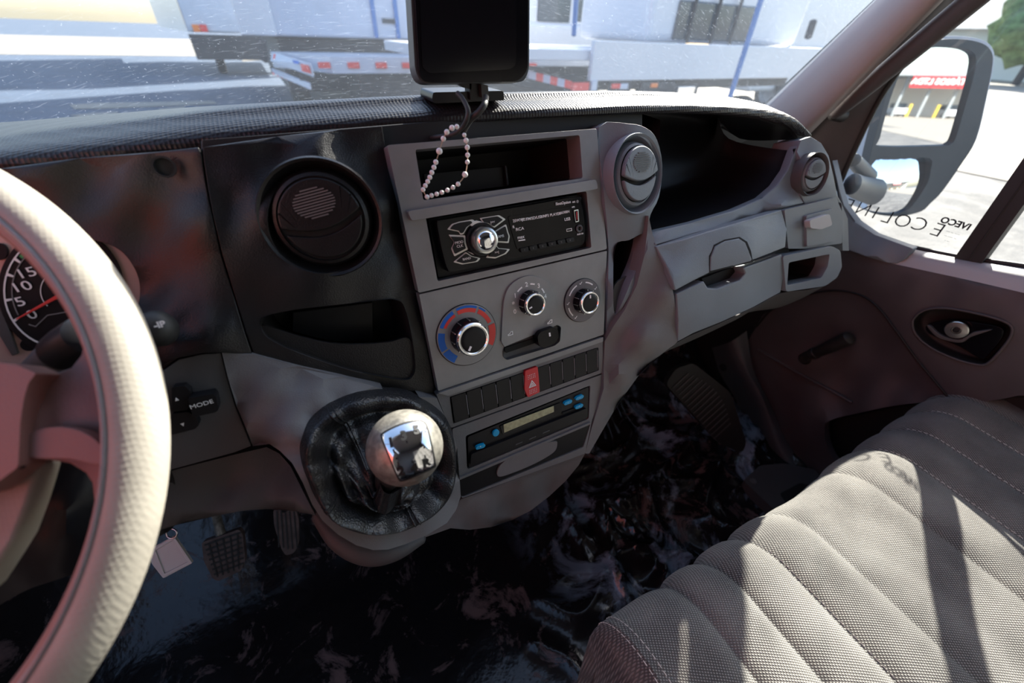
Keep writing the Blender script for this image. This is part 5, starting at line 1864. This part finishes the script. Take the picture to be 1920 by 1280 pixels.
# ================================================================== OUTSIDE
GZ = -.65
gr = mk('ground', [(-120, -120, GZ), (120, -120, GZ), (120, 200, GZ), (-120, 200, GZ)], [[0, 1, 2, 3]], 'asphalt', smooth=False)
structure(gr)


def gpoly(name, pts, mat, z=.01):
    v = [PZ(x, y, GZ + z) for x, y in pts]
    return structure(mk(name, v, [list(range(len(v)))], mat, smooth=False))


# gravel yard to the right of the van
structure(mk('ground_gravel', [(2.2, -60, GZ + .02), (120, -60, GZ + .02), (120, 60, GZ + .02), (14, 60, GZ + .02), (4.5, 9, GZ + .02), (2.2, 2, GZ + .02)], [[0, 1, 2, 3, 4, 5]], 'gravel', smooth=False))


structure(mk('paving_yard', [(11, -40, GZ + .035), (100, -40, GZ + .035), (100, 50, GZ + .035), (16, 50, GZ + .035), (9.5, 6, GZ + .035)], [[0, 1, 2, 3, 4]], 'concrete_and_sun', smooth=False))


def yb(y0, y1, x0, x1, nm, mat='concrete_and_sun', z=.012):
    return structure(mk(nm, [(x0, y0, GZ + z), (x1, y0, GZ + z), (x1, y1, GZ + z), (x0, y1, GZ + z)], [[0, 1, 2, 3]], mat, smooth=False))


yb(31, 58, -60, 3.0, 'sunlit_band')  # pale strips and patches from here paint sunlit gaps onto shaded ground
gpoly('sunlit_line', [(130, 196), (180, 193), (400, 189), (408, 194), (300, 199), (200, 203), (140, 204)], 'concrete_and_sun')
gpoly('sunlit_patch', [(130, 216), (170, 212), (222, 209), (218, 215), (160, 220)], 'concrete_and_sun')
gpoly('sunlit_patch', [(296, 204), (345, 199), (352, 208), (336, 211), (300, 208)], 'concrete_and_sun')
gpoly('sunlit_patch', [(590, 158), (640, 152), (690, 150), (700, 160), (640, 169), (600, 168)], 'concrete_and_sun')
gpoly('sunlit_patch', [(450, 107), (495, 105), (490, 113), (455, 115)], 'concrete_and_sun')


def tbox(name, lo, hi, mat, par, bev=.03, label=None):
    return wbox(name, lo, hi, mat, par, bev, label)


def wheel_at(par, x, y, r=.42, w=.26, zc=None):
    m = Matrix.Translation((x, y, GZ + r)) @ Matrix.Rotation(PI / 2, 4, 'Y')
    t = lathe('tyre', [(r * .62, -w / 2), (r * .92, -w / 2), (r, -w / 2 + .04), (r, w / 2 - .04), (r * .92, w / 2), (r * .62, w / 2)], m, 'tyre', par, n=36)
    lathe('hub', [(r * .62, -w / 2 + .03), (r * .62, w / 2 - .03), (r * .5, w / 2 - .02), (r * .2, w / 2 - .01), (.01, w / 2)], m, 'truckw', t, n=30)
    return t


# big white box truck, rear corner towards us
zt = 2.9
bt = thing('box_truck', 'large white box body truck behind the screen with blue door straps', 'truck', (2.2, 11, GZ))
x0, x1 = PY(482, 68, 9.4)[0], PY(960, 90, 9.4)[0]
zb = PY(650, 72, 9.4)[2]
tbox('box_body', (x0, 9.4, zb), (x1, 17, zt), 'truckw', bt, .05)
tbox('corner_post', (PY(432, 0, 9.35)[0], 9.34, zb), (PY(500, 0, 9.35)[0] + .02, 9.6, zt), 'truckw2', bt, .03)
for px in (702, 744):
    xx = PY(px, 40, 9.38)[0]
    tbox('door_strap', (xx - .035, 9.36, zb + .02), (xx + .035, 9.40, zt), 'blue', bt, .005, 'blue strap')
xx = PY(729, 40, 9.38)[0]
tbox('door_latch', (xx - .12, 9.36, PY(729, 44, 9.38)[2]), (xx + .12, 9.39, PY(729, 35, 9.38)[2]), 'dark', bt, .005)
tbox('chassis', (x0 + .3, 9.6, GZ + .55), (x1 - .3, 17, zb - .02), 'dark', bt, .02)
for y in (11.2, 12.4):
    wheel_at(bt, x0 + .6, y)
    wheel_at(bt, x1 - .6, y)
# flat deck in front of it
fb = thing('flatbed_deck', 'white flat truck deck with red reflectors in front of the box truck', 'truck', (2.5, 8, GZ))
zd = .50
c1_, c2_, c3_ = PZ(620, 112, zd), PZ(481, 72, zd), PZ(1000, 92, zd)
c1_ = PY(618, 106, 8.0)
zd = c1_[2]
yb_ = 9.3
cL = npv(PY(483, 70, 11)[0], 11, PY(483, 70, 11)[2])
vs = [c1_, npv(c1_[0] + 6, 8.0, zd), npv(c1_[0] + 6, 9.3, zd), npv(PY(500, 76, 9.3)[0], 9.3, zd)]
v2 = [v + npv(0, 0, -.22) for v in vs]
mk('deck', vs + v2, [[0, 1, 2, 3], [7, 6, 5, 4], [0, 4, 5, 1], [1, 5, 6, 2], [2, 6, 7, 3], [3, 7, 4, 0]], 'truckw', fb, smooth=False)
for px in (602, 658, 711, 761, 1000):
    p = PY(px, 94, 7.98)
    tbox('reflector', (p[0] - .09, 7.97, zd - .15), (p[0] + .09, 7.995, zd - .07), 'redp', fb, .003, 'red reflector')
tbox('chassis', (c1_[0] + .4, 8.2, GZ + .5), (c1_[0] + 5.5, 9.2, zd - .23), 'dark', fb, .02)
wheel_at(fb, c1_[0] + 1.0, 8.8)
wheel_at(fb, c1_[0] + 4.6, 8.8)
# side guard with white plate and striped bar
def strip3(name, pxs, t0, t1, mat, par, label=None, thick=.02):
    """plate between two depths, corners given in the photo"""
    (ax, ay), (bx, by), (cx, cy), (dx, dy) = pxs
    v = [PY(ax, ay, t0), PY(bx, by, t1), PY(cx, cy, t1), PY(dx, dy, t0)]
    w = [p + npv(thick, thick, 0) for p in v]
    return mk(name, v + w, [[3, 2, 1, 0], [4, 5, 6, 7], [0, 1, 5, 4], [1, 2, 6, 5], [2, 3, 7, 6], [3, 0, 4, 7]], mat, par, smooth=False, label=label)


ug = thing('underrun_guard', 'white rear guard plate above a red striped bar at the deck corner', 'guard', (1.0, 8.2, GZ))
strip3('guard_plate', [(510, 97), (581, 120), (587, 144), (507, 114)], 9.0, 7.8, 'truckw', ug)
strip3('plate_mark', [(513, 101), (521, 104), (521, 114), (512, 111)], 8.9, 8.82, 'redp', ug, 'red mark', .005)
strip3('plate_mark', [(563, 119), (578, 123), (583, 138), (566, 133)], 8.0, 7.78, 'redp', ug, 'red mark', .005)
strip3('plate_mark', [(548, 112), (560, 115), (559, 120), (550, 118)], 8.2, 8.05, 'bluep', ug, 'blue mark', .005)
strip3('striped_bar', [(508, 128), (580, 156), (582, 168), (512, 138)], 9.0, 7.8, 'truckw', ug)
for k in range(9):
    t = k / 9
    a = np.array((510 + 72 * t, 129 + 28 * t))
    strip3('red_stripe', [(a[0], a[1]), (a[0] + 4, a[1] + 1.5), (a[0] + 5, a[1] + 12), (a[0] + 1, a[1] + 10)], 9.0 - 1.2 * t, 9.0 - 1.2 * (t + .05), 'redp', ug, None, .004)
strip3('guard_leg', [(482, 74), (492, 76), (497, 118), (488, 112)], 9.2, 9.2, 'dark', ug, None, .06)
strip3('guard_leg', [(560, 140), (568, 142), (570, 152), (562, 150)], 8.0, 8.0, 'dark', ug, None, .06)
# farther box trailer on the left
b2 = thing('box_trailer', 'far white box trailer at the top left of the windshield', 'trailer', (0, 22, GZ))
xa, xb = PY(352, 60, 20)[0], PY(462, 60, 20)[0]
za = PY(420, 62, 20)[2]
tbox('box_body', (xa, 20, za), (xb + 2.2, 28, 3.6), 'truckw', b2, .06)
xa2 = PY(308, 0, 26)[0]
mk('box_side', [npv(xa, 19.98, za), npv(xa, 19.98, 3.6), npv(xa2 - 1.0, 30, 3.6), npv(xa2 - 1.0, 30, za)], [[0, 1, 2, 3]], 'truckw2', b2, smooth=False)
tbox('bumper', (xa, 19.8, za - .75), (xb + 1.5, 20.0, za - .05), 'dark', b2, .02)
for px in (368, 382):
    p = PY(px, 53, 19.95)
    tbox('tail_lamp', (p[0] - .1, 19.9, p[2] - .1), (p[0] + .1, 19.97, p[2] + .1), 'redp' if px > 370 else 'orange', b2, .01)
wheel_at(b2, xa + .6, 21)
wheel_at(b2, xb + .6, 21)

# white pickup truck seen right of the screen
pk = thing('flatbed_truck', 'white crew truck with flat side boards close in front of the windshield', 'truck', (5.6, 6, GZ))
y0 = 5.2
xl, xr = PY(1112, 110, y0)[0], PY(1500, 120, y0)[0]
zt2, zb2 = PY(1112, 76, y0)[2], PY(1106, 152, y0)[2]
tbox('side_board', (xl, y0, zb2), (xr + .5, y0 + .08, zt2), 'truckw2', pk, .01)
tbox('load_bed', (xl - 2.2, y0 + .1, zt2 - .22), (xr + .5, y0 + 2.2, zt2 - .1), 'truckw2', pk, .01)
zc2 = PY(1350, -60, y0 + .4)[2]
xw0, xw1 = PY(1240, 40, y0 + .4)[0], PY(1465, 40, y0 + .4)[0]
tbox('cab', (xw0 - .2, y0 + .45, zt2), (xr + .4, y0 + 2.2, 2.2), 'truckw2', pk, .12)
tbox('cab_window', (PY(1270, 40, y0 + .4)[0], y0 + .41, PY(1300, 76, y0 + .4)[2]), (PY(1418, 40, y0 + .4)[0], y0 + .46, PY(1300, 4, y0 + .4)[2] + .02), 'tglass', pk, .03)
for px in (1300, 1345, 1383):
    p = PY(px, 40, y0 + .35)
    tbox('window_bar', (p[0] - .02, y0 + .36, zt2), (p[0] + .02, y0 + .40, zt2 + .8), 'dark', pk, .005)
tbox('chassis', (xl - .5, y0 + .3, zb2 - .15), (xr + .3, y0 + 1.9, zb2 + .05), 'dark', pk, .02)
for (a, b, c, d, m_) in ((1075, 1103, 155, 170, 'redp'), (1110, 1118, 152, 170, 'truckw'), (1148, 1162, 157, 166, 'redp'), (1163, 1176, 157, 167, 'truckw'), (1222, 1232, 156, 164, 'orange'), (1272, 1300, 163, 176, 'chrome')):
    p, q = PY(a, c, y0 - .02), PY(b, d, y0 - .02)
    tbox('lamp', (p[0], y0 - .03, q[2]), (q[0], y0 + .02, p[2]), m_, pk, .006)
for (a, b, c, d) in ((1145, 1182, 152, 174), (1205, 1262, 154, 174), (1262, 1306, 160, 179)):
    p, q = PY(a, c, y0), PY(b, d, y0)
    tbox('lamp_bracket', (p[0], y0, q[2]), (q[0], y0 + .05, p[2]), 'dark', pk, .01)
p, q = PY(992, 140, 5.6), PY(1072, 160, 5.2)
sb = thing('striped_rail', 'red and white striped rail right of the screen base', 'rail', p)
for k in range(6):
    a = p + (q - p) * k / 6
    b = p + (q - p) * (k + 1) / 6
    h_ = .045
    mk('rail_piece', [a + npv(0, 0, h_), b + npv(0, 0, h_), b - npv(0, 0, h_), a - npv(0, 0, h_), a + npv(0, .05, h_), b + npv(0, .05, h_), b + npv(0, .05, -h_), a + npv(0, .05, -h_)], [[3, 2, 1, 0], [4, 5, 6, 7], [0, 1, 5, 4], [2, 3, 7, 6], [1, 2, 6, 5], [3, 0, 4, 7]], 'redp' if k % 2 else 'truckw', sb, smooth=False)
tube('rail_post', [a * .5 + b * .5 + npv(0, .05, 0), npv(a[0], a[1] + .05, GZ)], .03, 'dark', sb, sm=1)
wheel_at(pk, xl + 2.2, y0 + .5, .38)
wheel_at(pk, xr - .6, y0 + .5, .38)
# white van behind the screen
wv = thing('white_van', 'white van with dark windows farther back right of the screen', 'van', (7.5, 11, GZ))
yv = 10.5
p, q = PY(985, 45, yv), PY(1250, 45, yv)
tbox('van_body', (p[0] - .6, yv, GZ + .35), (q[0] + 1.0, yv + 1.9, PY(1020, 42, yv)[2]), 'truckw2', wv, .1)
tbox('van_cabin', (p[0] - .3, yv + .1, GZ + .9), (q[0] + .4, yv + 1.8, 1.9), 'truckw2', wv, .2)
for a, b in ((1010, 1075), (1082, 1168)):
    A, B = PY(a, 40, yv), PY(b, 4, yv)
    tbox('van_window', (A[0], yv + .07, A[2]), (B[0], yv + .12, 1.75), 'tglass', wv, .03)
wheel_at(wv, p[0] + .4, yv + .1, .36)
wheel_at(wv, q[0] - .2, yv + .1, .36)
# blue poles
for a, b, Y, lb in (((1080, 0), (1076, 66), 4.9, 'thin blue post just right of the navigation screen'), ((1427, 0), (1366, 190), 4.4, 'long leaning blue pole in front of the white truck cab')):
    A, B = PY(*a, Y), PY(*b, Y)
    A = B + (A - B) * 2.2
    if lb[0] == 'l':
        B = B + (B - A) * .25
    o = tube('blue_pole', [A, B], .035 if lb[0] == 'l' else .028, 'blue', None, n=14, sm=1)
    tag(o, lb, 'pole', 'blue poles')
# truck nose with mirror arms, by the pillar
tn = thing('cab_over_truck', 'white truck nose with tubular mirror arms next to the windshield pillar', 'truck', (9, 5, GZ))
yn = 8.0
A, B = PY(1450, 100, yn), PY(1640, 60, yn)
tbox('nose_body', (A[0], yn + .3, GZ + .45), (A[0] + 5, yn + 2.3, PY(1480, 88, yn)[2]), 'truckw2', tn, .15)
tbox('nose_cab', (PY(1500, 30, yn)[0], yn + .5, .6), (A[0] + 5, yn + 2.2, 2.4), 'truckw2', tn, .2)
for q in (((1462, -20), (1470, 20), (1482, 60), (1478, 95)), ((1450, 40), (1462, 60), (1468, 95))):
    tube('mirror_arm', [PY(x, y, yn) for x, y in q], .03, 'blue', tn, n=10)
tube('antenna', [PY(1462, 5, yn - .2), PY(1440, 82, yn - .2)], .02, 'dark', tn, n=8, sm=1)
tube('mirror_head', [PY(1515, 70, yn), PY(1525, 40, yn)], .09, 'dark', tn, n=12, sm=1)
wheel_at(tn, A[0] + 1.2, yn + .5, .4)

# ================================================================== SIDE MIRROR
mc = PX(1745, 220, 1.42)
inc = ray(1768, 150)
inc = inc / np.linalg.norm(inc)
want = npv(.30, -.95, .035)
want /= np.linalg.norm(want)
MN = want - inc
MN /= np.linalg.norm(MN)
SM = plane_surf(mc, -MN)
ho = [(1745, 76), (1800, 73), (1842, 81), (1860, 98), (1861, 125), (1850, 180), (1830, 262), (1800, 312), (1766, 360), (1746, 380), (1728, 396), (1690, 405), (1650, 403), (1626, 393), (1619, 370), (1630, 300), (1648, 230), (1670, 150), (1690, 110), (1715, 87)]
ug_ = [(1712, 104), (1735, 92), (1762, 88), (1800, 90), (1822, 97), (1830, 110), (1826, 140), (1808, 205), (1792, 258), (1782, 270), (1765, 273), (1652, 274), (1650, 258), (1668, 190), (1690, 132)]
lg_ = [(1643, 300), (1690, 298), (1743, 297), (1745, 318), (1738, 345), (1712, 384), (1695, 396), (1673, 400), (1640, 397), (1619, 390), (1618, 375), (1628, 335)]
sm_ = thing('side_mirror', 'tall dark door mirror with two glasses outside the passenger window', 'mirror', mc)
panel('mirror_frame', sp(ho, 4), 'housing', sm_, surf=SM, h=.012, th=.03, bev=.004, holes=[sp(ug_, 3), sp(lg_, 3)])
cx, cy = 1745, 235
panel('mirror_shell', [(cx + (x - cx) * 1.02, cy - 3 + (y - cy) * 1.015) for x, y in sp(ho, 4)], 'truckw2', sm_, surf=SM, h=-.014, th=.12, bev=.02, back=True, label='white back shell')
panel('mirror_glass', sp(ug_, 3), 'mirrorg', sm_, surf=SM, h=.002, th=.004, bev=.0, label='tall flat mirror glass')
# wide-angle glass: gently domed
gc = (1682, 348)
cen = SM[0](*gc, .0)


def dome(px, py, h=0.0):
    p = SM[0](px, py, 0)
    d = np.linalg.norm(p - cen)
    return p + MN * (h + .006 - d * d / .85 )


inc2 = ray(1682, 345)
inc2 = inc2 / np.linalg.norm(inc2)
want2 = npv(.32, -.945, .02)
MN2 = want2 / np.linalg.norm(want2) - inc2
MN2 /= np.linalg.norm(MN2)
SM2 = plane_surf(SM[0](1682, 348, .004), -MN2)
cen = SM2[0](1682, 348, 0)


def dome(px, py, h=0.0):
    p = SM2[0](px, py, 0)
    d = np.linalg.norm(p - cen)
    return p + MN2 * (h - d * d / 1.1)


panel('wide_angle_glass', sp(lg_, 3), 'mirrorg', sm_, surf=(dome, -MN), h=.002, th=.004, bev=0, grid=6, label='domed wide-angle glass')
tube('mirror_arm', [PX(1598, 345, 1.0), PX(1612, 352, 1.15), PX(1640, 360, 1.36)], [.016, .02, .026], 'housing', sm_, n=16, flat=1.4)
tube('mirror_bracket', [PX(1600, 300, 1.02), PX(1628, 330, 1.32)], [.014, .02], 'housing', sm_, n=12, sm=1)

# ================================================================== BUILDING REFLECTED IN THE MIRROR
tgt = mc + want * 88
bx, by = tgt[0], tgt[1]
ang = math.atan2(want[0], -want[1]) * .5
bd = thing('dealer_building', 'long grey shed with red sign board reflected in the door mirror', 'building', (bx, by, GZ))
Rz = Matrix.Rotation(0, 4, 'Z')


def bbox(nm, dx0, dx1, dy0, dy1, z0_, z1_, mat, label=None):
    return wbox(nm, (bx + dx0, by + dy0, z0_), (bx + dx1, by + dy1, z1_), mat, bd, 0, label)


bbox('shed_wall', -14, 16, -9, -8.5, GZ, 4.4, 'wallw')
bbox('shed_roof', -15, 17, -10, .6, 4.4, 5.6, 'roofg')
for k in range(10):
    bbox('shed_post', -13 + k * 3, -12.7 + k * 3, -.3, 0, GZ, 4.4, 'blue' if False else 'roofg')
bbox('sign_board', -3.6, 4.4, .6, .8, 3.0, 4.4, 'red', 'red sign board')
text('lettering', 'UTILITÁRIOS LTDA', Matrix.Translation((bx + .4, by + .83, 3.7)) @ Matrix(((-1, 0, 0, 0), (0, 0, 1, 0), (0, 1, 0, 0), (0, 0, 0, 1))), .95, 'white', bd, ext=.01, bold=.02)
for k in range(7):
    bbox('yellow_bollard', -9 + k * 3.1, -8.75 + k * 3.1, 1.6, 1.85, GZ, 1.0, 'yellow', 'yellow bollard')
for k, lb in ((-1, 'white car parked under the sign, nearer the van'), (1, 'white car parked under the right half of the shed')):
    cz = thing('parked_car', lb, 'car', (bx + k * 3, by - 3, GZ), 'cars under the shed')
    wbox('car_body', (bx + k * 3 - .9, by - 4, GZ + .3), (bx + k * 3 + .9, by - .2, GZ + 1.1), 'truckw2', cz, .15)
    wbox('car_cabin', (bx + k * 3 - .75, by - 3.4, GZ + 1.1), (bx + k * 3 + .75, by - 1.2, GZ + 1.7), 'tglass', cz, .15)
    for dx in (-.8, .8):
        wheel_at(cz, bx + k * 3 + dx, by - .9, .32, .2)
        wheel_at(cz, bx + k * 3 + dx, by - 3.3, .32, .2)
structure(mk('yard_concrete', [(bx - 16, by - 10, GZ + .03), (bx + 17, by - 10, GZ + .03), (bx + 10, by + 46, GZ + .03), (bx - 14.5, by + 46, GZ + .03)], [[0, 1, 2, 3]], 'concrete_and_sun', smooth=False))
# unseen red lorry on the left, added to redden the cab and block sky
rl = thing('red_bounce_lorry', 'red lorry added unseen on the driver side to bounce red light into the cab', 'truck', (-4.2, -2, GZ))
wbox('added_lorry_body', (-6.6, -6.5, GZ + .9), (-4.1, 1.2, 3.3), 'tred', rl, .08)
wbox('added_lorry_chassis', (-6.4, -6.5, GZ + .45), (-4.3, 1.1, GZ + .9), 'dark', rl, .03)
for y in (-5.0, .2):
    for x in (-4.4, -6.3):
        wheel_at(rl, x, y, .45, .28)

# ================================================================== FAR BACKGROUND ON THE RIGHT
hs_ = thing('farm_house', 'low pale house with grey roof among trees at the top right', 'house', (60, 22, GZ))
c_ = PX(1850, 60, 45)
wbox('house_wall', (45, c_[1] - 7, GZ), (52, c_[1] + 8, 2.2), 'wallw', hs_)
y0_, y1_ = c_[1] - 8, c_[1] + 9
mk('house_roof', [(44, y0_, 2.1), (44, y1_, 2.1), (48.5, y1_, 4.6), (48.5, y0_, 4.6), (53, y0_, 2.1), (53, y1_, 2.1)], [[3, 2, 1, 0], [5, 2, 3, 4], [0, 4, 3], [1, 2, 5], [0, 1, 5, 4]], 'roofg', hs_, smooth=False)


def tree(x, y, h, r, lb):
    t = thing('tree', lb, 'tree', (x, y, GZ), 'trees at the yard edge')
    tube('trunk', [(x, y, GZ), (x, y, GZ + h * .5)], .2, 'dark', t, n=8, sm=1)
    bm = bmesh.new()
    bmesh.ops.create_icosphere(bm, subdivisions=4, radius=1)
    vs = []
    for v in bm.verts:
        n = noise.noise(v.co * 2.2 + Vector((x, y, 0))) * .35 + noise.noise(v.co * 6 + Vector((x, 0, 0))) * .22
        vs.append((x + v.co.x * r * (1 + n), y + v.co.y * r * (1 + n), GZ + h * .62 + v.co.z * h * .42 * (1 + n)))
    fs = [[v.index for v in f.verts] for f in bm.faces]
    bm.free()
    mk('crown', vs, fs, 'leaf', t, angle=180)


for i, (px, d, h, r) in enumerate(((1805, 60, 6, 3.2), (1950, 36, 5, 2.4), (2075, 52, 8, 4), (1862, 98, 16, 9))):
    c_ = PX(px, 90, d)
    tree(c_[0], c_[1], h, r, ['round tree left of the low house', 'bush tree right of the low house', 'tall tree at the right frame edge', 'large tree behind the low house'][i])
v = [PZ(x, y, GZ + .08) for x, y in ((1840, 138), (1880, 130), (1980, 126), (1980, 150), (1900, 147))]
gs = mk('grass_strip', v, [list(range(len(v)))], 'grass', smooth=False)
tag(gs, 'strip of yellow-green grass along the yard edge', 'grass')
gs['kind'] = 'stuff'
